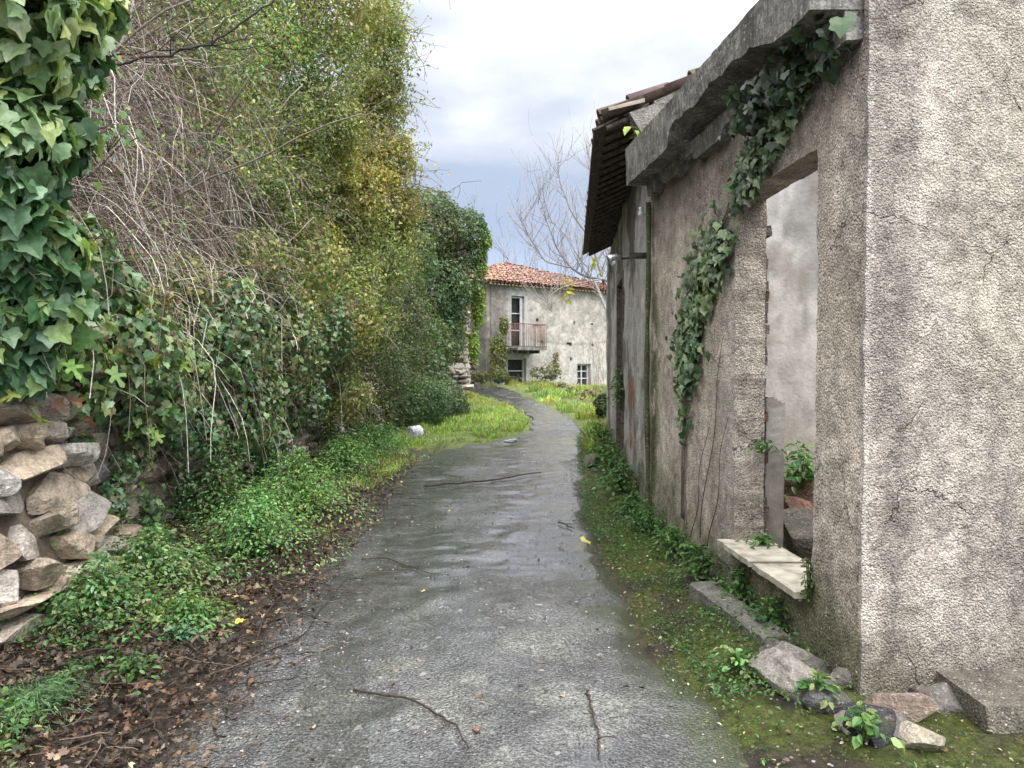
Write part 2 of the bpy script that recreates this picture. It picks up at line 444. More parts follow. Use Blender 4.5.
def leafmesh(name, P, N, D, S, C, tmpl, mat, parent=None, origin=None):
    P = np.asarray(P, float); n = len(P)
    N = nrm(N); D = D - (D * N).sum(1, keepdims=True) * N; D = nrm(D); X = np.cross(D, N)
    T, fs = tmpl
    wx = R.uniform(.72, 1.18, n)[:, None, None]; cz = R.uniform(-.3, 2.2, n)[:, None, None]; sk = R.normal(size=n)[:, None, None] * .13
    V = P[:, None] + S[:, None, None] * ((T[None, :, 0, None] * wx + T[None, :, 1, None] * sk) * X[:, None] + T[None, :, 1, None] * D[:, None] + T[None, :, 2, None] * cz * N[:, None])
    k = len(T); off = (np.arange(n) * k)[:, None, None]
    faces = [(f[None] + off).reshape(-1, f.shape[1]) for f in fs]
    C = C * (.5 + fbm(P, 1.1, 3, 91))[:, None] * (1 + np.array([.35, .0, -.2]) * (fbm(P, .8, 3, 92)[:, None] - .5) * 2)
    return mk(name, V.reshape(-1, 3), faces, mat, parent, smooth=False, col=np.repeat(np.clip(C, 0, 1), k, 0), origin=origin)

def rdir(n): return nrm(R.normal(size=(n, 3)))

def blobpts(blobs, n, shell=.55, gap=0, gs=1.5, seed=0, up=.35):
    """points + normals in the outer shell of a set of ellipsoids (cx,cy,cz,rx,ry,rz)"""
    B = np.array(blobs, float); w = (B[:, 3] * B[:, 5] + B[:, 4] * B[:, 5]); w /= w.sum()
    m = int(n * 2.2); k = R.choice(len(B), m, p=w); d = rdir(m)
    rad = R.uniform(shell ** 3, 1, m) ** (1 / 3)
    lump = .62 + .72 * fbm(B[k, :3] + d * B[k, 3:], 1.6 / max(B[:, 3].mean(), .1), 3, seed + 3)
    P = B[k, :3] + d * B[k, 3:] * (rad * lump)[:, None]
    keep = fbm(P, gs, 3, seed + 1) > gap
    # drop points deep inside another blob
    for b in B[R.permutation(len(B))[:14]]:
        q = (((P - b[:3]) / b[3:]) ** 2).sum(1); keep &= q > shell ** 2 * .35
    keep &= P[:, 2] > gz(P[:, 0], P[:, 1]) * (P[:, 0] > -3.2) - .0
    P = P[keep][:n]; d = d[keep][:n]
    N = nrm(d * 1.0 + rdir(len(P)) * .75 + np.array([0, 0, up]))
    return P, N

GREEN_DARK = [(.045, .085, .035), (.07, .12, .05), (.11, .17, .08), (.10, .12, .06)]
GREEN_IVY = [(.06, .12, .055), (.10, .19, .08), (.16, .27, .14), (.24, .34, .20), (.12, .20, .08), (.20, .27, .10), (.19, .15, .09)]
YELLOWG = [(.21, .25, .08), (.27, .30, .10), (.34, .35, .13), (.16, .20, .07), (.46, .42, .14), (.28, .22, .13)]
FRESH = [(.10, .21, .055), (.14, .28, .08), (.20, .35, .12), (.07, .15, .045), (.21, .25, .09), (.08, .19, .08)]
LITTER = [(.085, .058, .036), (.16, .11, .068), (.05, .038, .028), (.34, .25, .16), (.035, .027, .021), (.14, .08, .045)]

# ------------------------------------------------------------------ stems
def arc(p0, d0, L, n=12, sag=.5, wig=.15, seed=None):
    p = np.array(p0, float); d = nrm(np.array(d0, float)); out = [p.copy()]; st = L / n
    for _ in range(n):
        d = nrm(d + np.array([0, 0, -sag / n]) + R.normal(size=3) * wig / math.sqrt(n)); p = p + d * st; out.append(p.copy())
    return np.array(out)

LIMX = [99.]
def grow(mb, p0, d0, L, r, depth, col, k=6, split=(3, 5), spread=.55, wig=.25, up=.15, shrink=.68, tips=None, rmin=.002, sag=0):
    if p0[0] > LIMX[0]: return
    n = max(5, int(6 + depth * 1.5)); p = np.array(p0, float); d = nrm(np.array(d0, float)); pts = [p.copy()]; ds = [d]
    for _ in range(n):
        d = nrm(d + R.normal(size=3) * wig / math.sqrt(n) + np.array([0, 0, (up - sag) / n])); p = p + d * L / n; pts.append(p.copy()); ds.append(d)
    r1 = max(rmin, r * (.5 if depth else .35)); rr = np.linspace(r, r1, n + 1)
    c = np.array(col) * R.uniform(.75, 1.25)
    mb.tube(pts, rr, k if depth > 1 else (4 if depth == 1 else 3), c)
    if tips is not None and depth <= 1: tips.extend(pts[2:])
    if depth == 0: return
    m = R.integers(split[0], split[1] + 1)
    for q in range(m):
        t = R.uniform(.3, 1) if q else 1.0
        i = min(n, int(t * n)); a = rdir(1)[0]; a = nrm(a - a.dot(ds[i]) * ds[i])
        grow(mb, pts[i], ds[i] + a * spread * R.uniform(.6, 1.4), L * shrink * R.uniform(.7, 1.15), rr[i] * .68, depth - 1, col, k, split, spread, wig, up, shrink, tips, rmin, sag)

# ------------------------------------------------------------------ panels (walls with openings)
def panel(name, fn, s0, s1, z0, z1, res, holes, thick, amp, freq, mat, parent, colf, topf=None, rag=.0, z0f=None):
    """fn(s, z, out) -> point.  Solid wall with a noisy front, ragged openings, straight back."""
    ns = int((s1 - s0) / res) + 1; nz = int((z1 - z0) / res) + 1
    S, Z = np.meshgrid(np.linspace(s0, s1, ns), np.linspace(z0, z1, nz))
    Sc = (S[:-1, :-1] + S[1:, 1:]) / 2; Zc = (Z[:-1, :-1] + Z[1:, 1:]) / 2
    keep = np.ones_like(Sc, bool)
    for (a, b, c, d) in holes: keep &= ~((Sc > a) & (Sc < b) & (Zc > c) & (Zc < d))
    q = np.stack([S, Z, S * 0], -1)
    if topf is not None: keep &= Zc < topf(Sc)
    js = rag * (fbm(q, 7, 4, 11) - .5) * 2; jz = rag * (fbm(q, 7, 4, 12) - .5) * 2
    out = amp * ((fbm(q, freq, 4, 5) - .5) * 2 + .45 * (fbm(q, freq * 6, 3, 6) - .5) * 2) + amp * 1.2 * (fbm(q, .9, 3, 7) - .5) * 2
    A = fn(S + js, Z + jz, out); B = fn(S + js, Z + jz, S * 0 - thick)
    n = ns * nz; idx = np.arange(n).reshape(nz, ns)
    f = np.stack([idx[:-1, :-1], idx[:-1, 1:], idx[1:, 1:], idx[1:, :-1]], -1)
    fr = f[keep]; bk = fr[:, ::-1] + n
    V = np.concatenate([A.reshape(-1, 3), B.reshape(-1, 3)])
    sides = []
    kp = np.pad(keep, 1)
    for dz, ds, a, b in ((-1, 0, 0, 1), (1, 0, 2, 3), (0, -1, 3, 0), (0, 1, 1, 2)):
        nb = kp[1 + dz:1 + dz + keep.shape[0], 1 + ds:1 + ds + keep.shape[1]]
        e = f[keep & ~nb]
        if len(e): sides.append(np.stack([e[:, b], e[:, a], e[:, a] + n, e[:, b] + n], 1))
    sd = np.concatenate(sides)
    Vs = V[sd.ravel()]; fs = np.arange(len(Vs)).reshape(-1, 4) + 2 * n
    C = colf(S, Z).reshape(-1, 3); C2 = np.concatenate([C, C]); Call = np.concatenate([C2, C2[sd.ravel()]])
    return mk(name, np.concatenate([V, Vs]), [(fr, True), (bk, True), (fs, False)], mat, parent, col=Call)

def W1(s, z, out=0): return np.stack(np.broadcast_arrays(1.765 - .059 * s - out, s + 0 * z, z * 1.), -1)
def W2(s, z, out=0): return np.stack(np.broadcast_arrays(.75 + .082 * s - out, s + 0 * z, z * 1.), -1)

def qn(S, Z, f, seed, o=5):
    q = np.stack([S, Z, S * 0], -1); a = fbm(q, f * 1.7, 3, seed + 60) - .5; b = fbm(q, f * 1.7, 3, seed + 70) - .5
    return fbm(np.stack([S + a * 1.1 / f, Z + b * 1.1 / f, S * 0 + .37], -1), f, o, seed)

# ------------------------------------------------------------------ roadside ruin (near right)
ruin = thing('roadside_ruin', (3.4, 5.2, 0), 'roofless roughcast ruin at the right roadside with a tall glassless window opening', 'building')
BR = np.array([.48, .415, .355])
def col_side(S, Z):
    c = np.ones(S.shape + (3,)) * BR * .92
    st = qn(S * 5, Z * .6, 1, 41)[..., None]; c = c * (.62 + .75 * st)
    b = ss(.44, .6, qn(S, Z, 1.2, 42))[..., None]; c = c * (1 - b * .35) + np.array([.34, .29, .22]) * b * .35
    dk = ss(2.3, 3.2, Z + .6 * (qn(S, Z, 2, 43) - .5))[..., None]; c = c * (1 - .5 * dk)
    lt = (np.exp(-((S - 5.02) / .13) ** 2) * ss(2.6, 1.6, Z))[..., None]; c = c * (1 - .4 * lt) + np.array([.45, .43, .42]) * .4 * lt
    ms = (np.exp(-((S - 7.05) / .17) ** 2) * ss(3.3, 1.8, Z) * ss(.3, .5, qn(S, Z, 6, 47)))[..., None]
    ms = np.maximum(ms, (ss(.75, .1, Z + .9 * (qn(S, Z, 3, 44) - .5)) * .75)[..., None])
    c = c * (1 - ms) + np.array([.075, .085, .025]) * ms
    return c
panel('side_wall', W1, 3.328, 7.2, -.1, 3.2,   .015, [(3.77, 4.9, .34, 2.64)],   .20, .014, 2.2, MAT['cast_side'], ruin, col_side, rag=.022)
def E1(s, z, out=0):      # end wall: s runs right from the corner, facing the camera
    c = np.array([1.765 - .059 * 3.3, 3.3])
    return np.stack(np.broadcast_arrays(c[0] + s, c[1] + .059 * s - out, z * 1.), -1)
def col_end(S, Z):
    c = np.ones(S.shape + (3,)) * np.array([.46, .40, .35])
    st = qn(S * 4, Z * .5, 1, 51)[..., None]; c = c * (.55 + .9 * st)
    s3 = (ss(.5, .62, qn(S * 3.2, Z * .35, 1, 58)) * ss(.0, 1.2, Z))[..., None]; c = c * (1 - .26 * s3)
    dk = (np.exp(-((S - .13) / .11) ** 2) * .40 * ss(.3, .6, qn(S, Z, 2.5, 55)))[..., None]; c = c * (1 - dk)
    w = (np.exp(-((S - .012) / .014) ** 2) * ss(.3, .5, qn(S * 1, Z * 9, 1, 53)))[..., None]; c = c * (1 - w * .5) + np.array([.56, .52, .47]) * w * .5
    y = (ss(.45, .62, qn(S * 1.6, Z * .8, 1, 54)))[..., None]; c = c * (1 - y * .45) + np.array([.50, .45, .36]) * y * .45
    b = ss(.5, .05, Z + .45 * (qn(S, Z, 3, 56) - .5))[..., None] * .7; c = c * (1 - b) + np.array([.12, .115, .075]) * b
    return c
panel('end_wall', E1, 0.0, 4.6, -.1, 3.47, .014, [], .036, .010, 2.2, MAT['cast'], ruin, col_end, rag=.013)
mb = MB(); mb.box((1.57 + 2.5, 3.3 + .059 * 2.5 + .19, 1.65), (4.1, .24, 3.5), rz=.059); mb.build('end_wall_core', MAT['plaster'], ruin)
# plinth block at the foot of the end wall
def PL(s, z, out=0):
    return np.stack(np.broadcast_arrays(1.92 + s, 2.93 + .059 * s - out + .25 * z, z * 1.), -1)
panel('plinth', PL, 0, 4.2, -.1, .165, .015, [], .37, .012, 2.2, MAT['cast'], ruin, lambda S, Z: col_end(S, Z * .6 + .12) * .62, rag=.006)
# party wall and the other interior walls, pale plaster
def PW(s, z, out=0): return np.stack(np.broadcast_arrays(1.36 + s, 7.22 + .03 * s - out, z * 1.), -1)
def col_pl(S, Z):
    c = np.ones(S.shape + (3,)) * np.array([.40, .38, .355])
    a = ss(.42, .58, qn(S * 2, Z * .8, 1.6, 61))[..., None]; c = c * (1 - .38 * a)
    a = ss(.54, .58, qn(S, Z, 2.4, 68))[..., None]; c = c * (1 - .45 * a) + np.array([.3, .24, .19]) * .25 * a
    b = ss(1.3, .4, Z + .7 * (qn(S, Z, 2.5, 62) - .5))[..., None] * .55; c = c * (1 - b) + np.array([.2, .17, .13]) * b
    return c
g_ = G('interior_plaster'); n_ = g_.noise(3.5, 6, .65); n2_ = g_.noise(30, 5, .6)
c_ = g_.mix(1, g_.attr(), g_.ramp(n_, (.3, .7), (.5, 1.0), (.7, 1.2)), 'MULTIPLY')
c_ = g_.mix(g_.ramp(g_.noise(6, 5, .7, vec=g_.mp((2, 2, .6))), (.56, 0), (.68, .5)), c_, (.24, .21, .18))
MAT['iplaster'] = g_.fin(c_, .9, g_.bump(g_.math('ADD', n_, n2_), .006))
panel('party_wall', PW, .3, 4.6, -.1, 4.6, .05, [], .25, .008, 2, MAT['iplaster'], ruin, col_pl, topf=lambda s: 3.75 + .43 * np.clip(s, 0, 2.1) - .43 * np.clip(s - 2.1, 0, 9))
def BW(s, z, out=0): return np.stack(np.broadcast_arrays(5.95 + .0 * s - out, 3.6 + s, z * 1.), -1)
panel('back_wall', BW, 0, 3.7, -.1, 3.2, .05, [], .25, .01, 2, MAT['iplaster'], ruin, col_pl, topf=lambda s: 2.9 + .25 * np.sin(s * 4) * np.sin(s * 1.3))
# concrete eave: outer slab with broken lower edge and a stepped cornice beneath
def beam(name, s0, s1, out0, out1, zb, zt, seed, broken, mat, parent, n=170):
    s = np.linspace(s0, s1, n)
    q = lambda f, sd: fbm(np.stack([s, s * 0 + sd, s * 0], 1), f, 4, sd) - .5
    top = zt(s) + .02 * q(3, seed); bot = zb(s) + .03 * q(4, seed + 1) + broken(s)
    o1 = out1 + .012 * q(5, seed + 2) * 2; o2 = o1 - .015 + .02 * q(9, seed + 3)
    prof = []
    m = 7
    for k in range(m): prof.append((o1 * (1 - k / (m - 1)) + o2 * k / (m - 1) + .006 * q(12, seed + 10 + k) * 2, top + (bot - top) * k / (m - 1)))
    for k in range(1, 5): prof.append((o2 + (out0 - o2) * k / 4, bot + .012 * q(7, seed + 30 + k) * 2))
    prof.append((s * 0 + out0, top)); prof.append((o1 * .5 + out0 * .5, top + .015 * q(6, seed + 50)))
    V = np.stack([W1(s, z, o) for o, z in prof], 1); k = len(prof)
    i = np.arange(n - 1)[:, None] * k; j = np.arange(k)[None]; j2 = (j + 1) % k
    f = np.stack([i + j, i + k + j, i + k + j2, i + j2], -1).reshape(-1, 4)
    cap = np.array([list(range(k)), list(range((n - 1) * k, n * k))[::-1]])
    return mk(name, V.reshape(-1, 3), [(f, False), (cap, False)], mat, parent, col=np.full((n * k, 3), .3))
zl = lambda s: 3.27 - .035 * (7.2 - s)
beam('eave_slab', 3.34, 7.17, -.25, .255, zl, lambda s: zl(s) + .27 + .02 * (s - 3.3), 3,
     lambda s: .12 * ss(5.75, 5.6, s) * ss(3.6, 4.2, s) * (.6 + .8 * fbm(np.stack([s, s * 0, s * 0], 1), 6, 3)), MAT['concrete'], ruin)
beam('cornice', 3.345, 7.0, -.02, .085, lambda s: zl(s) - .13, lambda s: zl(s) + .02, 9,
     lambda s: .07 * ss(.5, .62, fbm(np.stack([s, s * 0, s * 0], 1), 3, 3, 4)), MAT['concrete'], ruin)
mb = MB(); mb.box((1.5 - .0, 4.34, 2.66), (.02, 1.5, .1), rz=.059)   # faint lintel render line, sits just proud inside the wall
# sill of two marble slabs on rubble
for (a, b, dz, rz, o_) in ((4.36, 4.93, .0, .0, .10), (3.79, 4.345, -.008, .0, .085)):
    xs = np.linspace(0, 1, 16); mbs = MB()
    s_ = a + (b - a) * xs
    jt = .022 * (fbm(np.stack([s_, s_ * 0, s_ * 0], 1), 20, 3, 5) - .5) * 2
    Vt = []
    for o2, z2 in ((o_, .385), (o_, .352), (-.24, .352), (-.24, .385)):
        Vt.append(W1(s_, z2 + dz + 0 * s_, o2 + jt * (o2 > 0)))
    Vt = np.stack(Vt, 1).reshape(-1, 3); i = np.arange(15)[:, None] * 4; j = np.arange(4)[None]; j2 = (j + 1) % 4
    mbs.add(Vt, [np.stack([i + j, i + 4 + j, i + 4 + j2, i + j2], -1).reshape(-1, 4), [[0, 1, 2, 3], [63, 62, 61, 60]]])
    mbs.build('sill_slab', MAT['marble'], ruin)
# brick toothing inside the far jamb, and the free-standing plaster jamb stub
mb = MB()
for k in range(30):
    z = .42 + k * .072
    c = np.array([.2, .11, .08]) * R.uniform(.5, 1.1) if R.random() < .3 else np.array([.2, .17, .15]) * R.uniform(.6, 1.2)
    mb.box((1.655 + R.uniform(-.02, .02), 5.03 + R.uniform(-.015, .015), z), (.09, .2, .066), col=c, jit=.006)
mb.build('brick_toothing', MAT['stone'], ruin)
def ST(s, z, out=0): return np.stack(np.broadcast_arrays(1.70 + s, 4.95 - out + .0 * s, z * 1.), -1)
panel('jamb_stub', ST, 0, .125, .1, 1.36, .012, [], .16, .006, 6, MAT['iplaster'], ruin, col_pl, topf=lambda s: 1.34 - .5 * np.abs(s - .03), rag=.008)
# moss-grown drain pilaster where the two buildings meet
mb = MB()
pz = np.linspace(-.05, 3.1, 60)
pp = np.stack([1.30 + .006 * np.sin(pz * 3), 7.1 + 0 * pz, pz], 1)
c = np.array([.10, .12, .035])[None] * (.5 + fbm(np.stack([pz, pz * 0, pz * 0], 1), 4, 3))[:, None] 
mb.tube(pp, .024 + .004 * np.sin(pz * 9), 8, (.075, .09, .035)); mb.build('drainpipe', MAT['stone'], ruin)
mb = MB(); mb.tube([(1.32, 7.27, 3.02), (1.27, 7.27, 3.04)], .008, 6); mb.tube([(1.262, 7.27, 3.0), (1.26, 7.27, 3.03), (1.26, 7.27, 3.06), (1.26, 7.27, 3.09)], [.028, .03, .018, .024], 10)
tag(mb.build('cable_insulator', MAT['porcelain'], None, origin=(1.26, 7.27, 3.0)), 'small white insulator fixed high on the wall beside the eave slab', 'insulator')

# wall lamp on its dark arm
la = thing('wall_lamp', (1.33, 7.35, 2.63), 'broken silver street lamp on a black arm reaching out from the far right wall', 'lamp')
mb = MB(); mb.tube([(1.37, 7.35, 2.625), (1.2, 7.35, 2.62), (1.07, 7.35, 2.605)], [.02, .018, .015], 8, (1, 1, 1)); mb.box((1.26, 7.35, 2.63), (.2, .03, .06)); mb.build('arm', MAT['metal'], la)
mb = MB(); mb.box((1.345, 7.35, 2.6), (.02, .1, .16)); mb.build('wall_plate', MAT['metal'], la)
mb = MB()
mb.tube([(1.08, 7.35, 2.61), (1.03, 7.35, 2.615), (.985, 7.35, 2.60), (.955, 7.35, 2.585)], [.02, .035, .045, .05], 12); mb.build('lamp_head', MAT['zinc'], la)
mb = MB(); mb.tube([(1.0, 7.35, 2.585), (1.0, 7.35, 2.56), (1.0, 7.35, 2.53)], [.03, .034, .016], 10); mb.build('bulb_cup', MAT['porcelain'], la)

# ------------------------------------------------------------------ tiles
def tiles(c00, c10, c01, c11, wid=.2, lap=.34, name='roof_tiles', parent=None, col=(.30, .13, .08), jitter=.02, missing=0, flip=1):
    """barrel tiles on the patch eave(c00->c10) to ridge(c01->c11)"""
    c00, c10, c01, c11 = map(lambda v: np.array(v, float), (c00, c10, c01, c11))
    n = int(np.linalg.norm(c10 - c00) / wid); m = int(np.linalg.norm(c01 - c00) / lap)
    nn = nrm(np.cross(c10 - c00, c01 - c00)); nn = nn * np.sign(nn[2])
    mb = MB(); k = 6
    for i in range(n + 1):
        for kind in (0, 1):
            u = (i + (.5 if kind else 0)) / n
            if u > 1: continue
            for j in range(m):
                if R.random() < missing: continue
                v0 = j / m; v1 = (j + 1.25) / m
                a = (c00 * (1 - u) + c10 * u) * (1 - v0) + (c01 * (1 - u) + c11 * u) * v0
                b = (c00 * (1 - u) + c10 * u) * (1 - v1) + (c01 * (1 - u) + c11 * u) * v1
                sd = nrm(c10 - c00); jt = R.normal(size=3) * jitter
                r0, r1 = wid * .50, wid * .40
                if kind: sg, lift = 1, .035
                else: sg, lift = -1, .045; r0, r1 = r1, r0
                an = np.linspace(0, math.pi, k)
                rows = []
                for (p, r, lf) in ((a, r0, lift + .022), (b, r1, lift)):
                    for th in (0, .014):
                        rr = r + th
                        rows.append(p + jt * .5 + nn * lf + np.cos(an)[:, None] * sd * rr + sg * np.sin(an)[:, None] * nn * rr * .75)
                V = np.concatenate(rows); q = np.arange(k - 1)
                f = np.concatenate([np.stack([q, q + 1, q + 1 + 2 * k, q + 2 * k], 1), np.stack([q + k, q + 3 * k, q + 1 + 3 * k, q + 1 + k], 1),
                                    np.stack([q, q + k, q + 1 + k, q + 1], 1)])
                cc = np.array(col) * R.uniform(.6, 1.45) * np.array([1, R.uniform(.9, 1.3), R.uniform(.9, 1.35)])
                mb.add(V, [f], cc, True)
    return mb.build(name, MAT['tile'], parent)

# ------------------------------------------------------------------ tiled outbuilding (beyond, right)
ob = thing('tiled_outbuilding', (3.6, 11.7, 0), 'grey stone outbuilding with a sagging tiled eave, directly beyond the roughcast ruin', 'building')
def col_ob(S, Z):
    c = np.ones(S.shape + (3,)) * np.array([.36, .34, .32])
    p = ss(.47, .55, qn(S, Z, 1.3, 71))[..., None]; c = c * (1 - p) + np.array([.15, .13, .115]) * p
    s_ = qn(S * 4, Z * .5, 1, 72)[..., None]; c = c * (.5 + .95 * s_)
    br = (np.exp(-((S - 9.55) / .45) ** 2) * ss(1.6, 1.2, Z) * ss(.42, .5, qn(S, Z, 4, 73)))[..., None]; c = c * (1 - br) + np.array([.22, .09, .06]) * br
    ms = (ss(.6, .1, Z + .8 * (qn(S, Z, 2, 74) - .5)) * .7)[..., None]; c = c * (1 - ms) + np.array([.06, .07, .03]) * ms
    return c
panel('wall', W2, 7.2, 16.3, -.2, 3.86, .045, [(10.9, 12.4, .12, 2.95)], .4, .035, 1.6, MAT['cast_far'], ob, col_ob, rag=.03)
def OE(s, z, out=0): return np.stack(np.broadcast_arrays(.75 + .082 * 16.3 + s, 16.3 + 0 * s + out, z * 1.), -1)
panel('gable_wall', OE, 0, 5.0, -.2, 5.2, .07, [], .4, .03, 1.6, MAT['cast_far'], ob, col_ob, topf=lambda s: 3.8 + .5 * np.clip(s, 0, 2.5) - .5 * np.clip(s - 2.5, 0, 9))
def OB(s, z, out=0): return np.stack(np.broadcast_arrays(6.2 + .082 * s + out, 7.2 + s, z * 1.), -1)
panel('rear_wall', OB, 0, 9.1, -.2, 3.86, .1, [], .4, .03, 1.6, MAT['cast_far'], ob, col_ob)
ev = lambda s, o, z: tuple(W2(np.array(s * 1.), np.array(z * 1.), o))
e00, e10 = ev(7.35, .47, 3.96), ev(15.6, .47, 3.94)
e01, e11 = (3.75, 7.5, 5.2), (4.3, 16.4, 5.2)
rf = tiles(e00, e10, e01, e11, parent=ob, col=(.17, .12, .09), jitter=.035, missing=.01, name='roof')
rr0, rr1 = (6.9, 7.5, 3.9), (7.4, 16.4, 3.9)
tiles(rr0, rr1, e01, e11, parent=ob, col=(.17, .12, .09), jitter=.03, name='roof')
# boards and rafters under the eave
mb = MB()
n = 26
for k in range(n):
    s = 7.3 + (15.6 - 7.3) * k / (n - 1)
    a = np.array(ev(s, .42, 3.86)); b = a + np.array([2.8, 0, 1.28])
    mb.tube([a, (a + b) / 2, b], .035, 4, (1, 1, 1))
mb.build('rafter', MAT['wood'], ob)
mb = MB()
for k in range(9):
    a = np.array(ev(7.3, .43 - .3 * k, 3.925 + .135 * k)); b = np.array(ev(15.6, .43 - .3 * k, 3.905 + .135 * k)); m_ = (a + b) / 2
    mb.box(m_, (.26, 8.3, .018), rz=-.082, tilt=(0, -.43), jit=.004)
mb.build('roof_boarding', MAT['wood'], ob)
# ragged verge render at the near end, and a slipped tile sticking out
mb = MB()
for k in range(11):
    mb.box((1.3 + k * .22, 7.26, 4.0 + k * .1 - .06), (.26, .16, .16 + R.uniform(0, .05)), tilt=(0, -.42), col=np.array([.3, .28, .25]) * R.uniform(.7, 1.1), jit=.02)
mb.build('verge_mortar', MAT['stone'], ob)
mb = MB()
an = np.linspace(0, math.pi, 8)
for (p, q, w) in (((1.28, 7.3, 4.08), (.93, 7.26, 3.99), .10), ((1.33, 7.5, 4.0), (1.02, 7.55, 3.9), .1), ((1.25, 7.9, 4.03), (.98, 8.0, 3.95), .1)):
    rows = []
    for c0, r in ((p, w), (q, w * .8)):
        for th in (0, .014): rows.append(np.array(c0) + np.stack([0 * an, np.cos(an) * (r + th), np.sin(an) * (r + th) * .6], 1))
    V = np.concatenate(rows); k = 8; qd = np.arange(k - 1)
    mb.add(V, [np.concatenate([np.stack([qd, qd + 1, qd + 1 + 2 * k, qd + 2 * k], 1), np.stack([qd + k, qd + 3 * k, qd + 1 + 3 * k, qd + 1 + k], 1), np.stack([qd + 2 * k, qd + 3 * k, qd + 1 + 3 * k, qd + 1 + 2 * k], 1)])], (.17, .14, .11), True)
tag(mb.build('slipped_tile', MAT['tile'], ob), 'loose roof tiles slipped out beyond the eave at the near corner')
# doorway: frame and plank door set back
fr_ = MB()
for s in (10.95, 12.35): fr_.box(ev(s, -.06, 1.52), (.16, .1, 2.86), rz=-.082)
fr_.box(ev(11.65, -.06, 2.9), (.16, 1.3, .1), rz=-.082)
dr = fr_.build('door_frame', MAT['wood'], ob)
mb = MB()
for k in range(7): mb.box(ev(11.1 + k * .185, -.28, 1.45), (.03, .18, 2.72), rz=-.082)
mb.build('door', MAT['wood'], ob)

# ------------------------------------------------------------------ rocks
def ico(sub):
    t = (1 + 5 ** .5) / 2
    V = nrm(np.array([(-1, t, 0), (1, t, 0), (-1, -t, 0), (1, -t, 0), (0, -1, t), (0, 1, t), (0, -1, -t), (0, 1, -t), (t, 0, -1), (t, 0, 1), (-t, 0, -1), (-t, 0, 1)], float))
    Fc = [(0, 11, 5), (0, 5, 1), (0, 1, 7), (0, 7, 10), (0, 10, 11), (1, 5, 9), (5, 11, 4), (11, 10, 2), (10, 7, 6), (7, 1, 8), (3, 9, 4), (3, 4, 2), (3, 2, 6), (3, 6, 8), (3, 8, 9), (4, 9, 5), (2, 4, 11), (6, 2, 10), (8, 6, 7), (9, 8, 1)]
    V = list(map(tuple, V))
    for _ in range(sub):
        c = {}; nf = []
        def mid(a, b):
            k = (min(a, b), max(a, b))
            if k not in c: V.append(tuple(nrm(np.array(V[a]) + np.array(V[b])))); c[k] = len(V) - 1
            return c[k]
        for a, b, d in Fc:
            x, y, z = mid(a, b), mid(b, d), mid(d, a); nf += [(a, x, z), (b, y, x), (d, z, y), (x, y, z)]
        Fc = nf
    return np.array(V), np.array(Fc)
ICO4, ICO2 = ico(4), ico(2)
ICO1 = ico(1); ICO3 = ico(3)
def rockV(base, dims, rot, cuts=9, rough=.06, seed=None):
    V = base.copy()
    for _ in range(cuts):
        d = rdir(1)[0]; h = R.uniform(.45, .8); q = V @ d; V = V - np.clip(q - h, 0, None)[:, None] * d * .96
    V = V * (1 + rough * (fbm(V + R.uniform(0, 50), 2.2, 4)[:, None] - .5) * 2 + rough * .5 * (fbm(V + R.uniform(0, 50), 7, 3)[:, None] - .5))
    V = V / np.abs(V).max(0) * np.array(dims) / 2
    rx, ry, rz = rot
    for ax, a in ((0, rx), (1, ry), (2, rz)):
        c, s = math.cos(a), math.sin(a); M_ = np.eye(3); i, j = [(1, 2), (0, 2), (0, 1)][ax]
        M_[i, i] = c; M_[j, j] = c; M_[i, j] = -s; M_[j, i] = s; V = V @ M_.T
    return V
def rock(name, label, cat, p, dims, rot, col, group=None, cuts=9, base=ICO4, rough=.07):
    V = rockV(base[0], dims, rot, cuts, rough) + np.array(p)
    o = mk(name, V, [(base[1], False)], MAT['stone'], col=np.ones((len(V), 3)) * np.array(col), origin=p)
    return tag(o, label, cat, group)

# stones and slab at the foot of the right wall
rock('kerb_stone', 'long mossy grey kerb slab lying below the window sill', 'kerb stone', (1.30, 4.27, .07), (.17, .98, .17), (0, .12, .13), (.17, .165, .15), cuts=0, rough=.0) if False else None
mb = MB()
s_ = np.linspace(0, 1, 30)
ks = np.stack([1.235 + .17 * (1 - s_) - .0 * s_, 3.86 + .92 * s_, 0 * s_], 1)
rows = []
for dx, z in ((-.075, -.04), (-.08, .105), (-.06, .12), (.07, .125), (.085, .11), (.085, -.04)):
    nz = fbm(np.stack([s_ * 9, s_ * 0 + dx * 20, s_ * 0 + z], 1), 1, 3, 8) - .5
    rows.append(ks + np.stack([dx + .02 * nz, 0 * s_, z + .02 * nz + .02 * s_], 1))
V = np.stack(rows, 1).reshape(-1, 3); i = np.arange(29)[:, None] * 6; j = np.arange(6)[None]; j2 = (j + 1) % 6
mb.add(V, [np.stack([i + j, i + j2, i + 6 + j2, i + 6 + j], -1).reshape(-1, 4), [[5, 4, 3, 2, 1, 0], list(range(174, 180))]], (.15, .145, .13))
tag(mb.build('kerb_slab', MAT['stone'], None, origin=(1.3, 4.3, 0)), 'long mossy grey kerb slab lying below the marble window sill', 'slab')
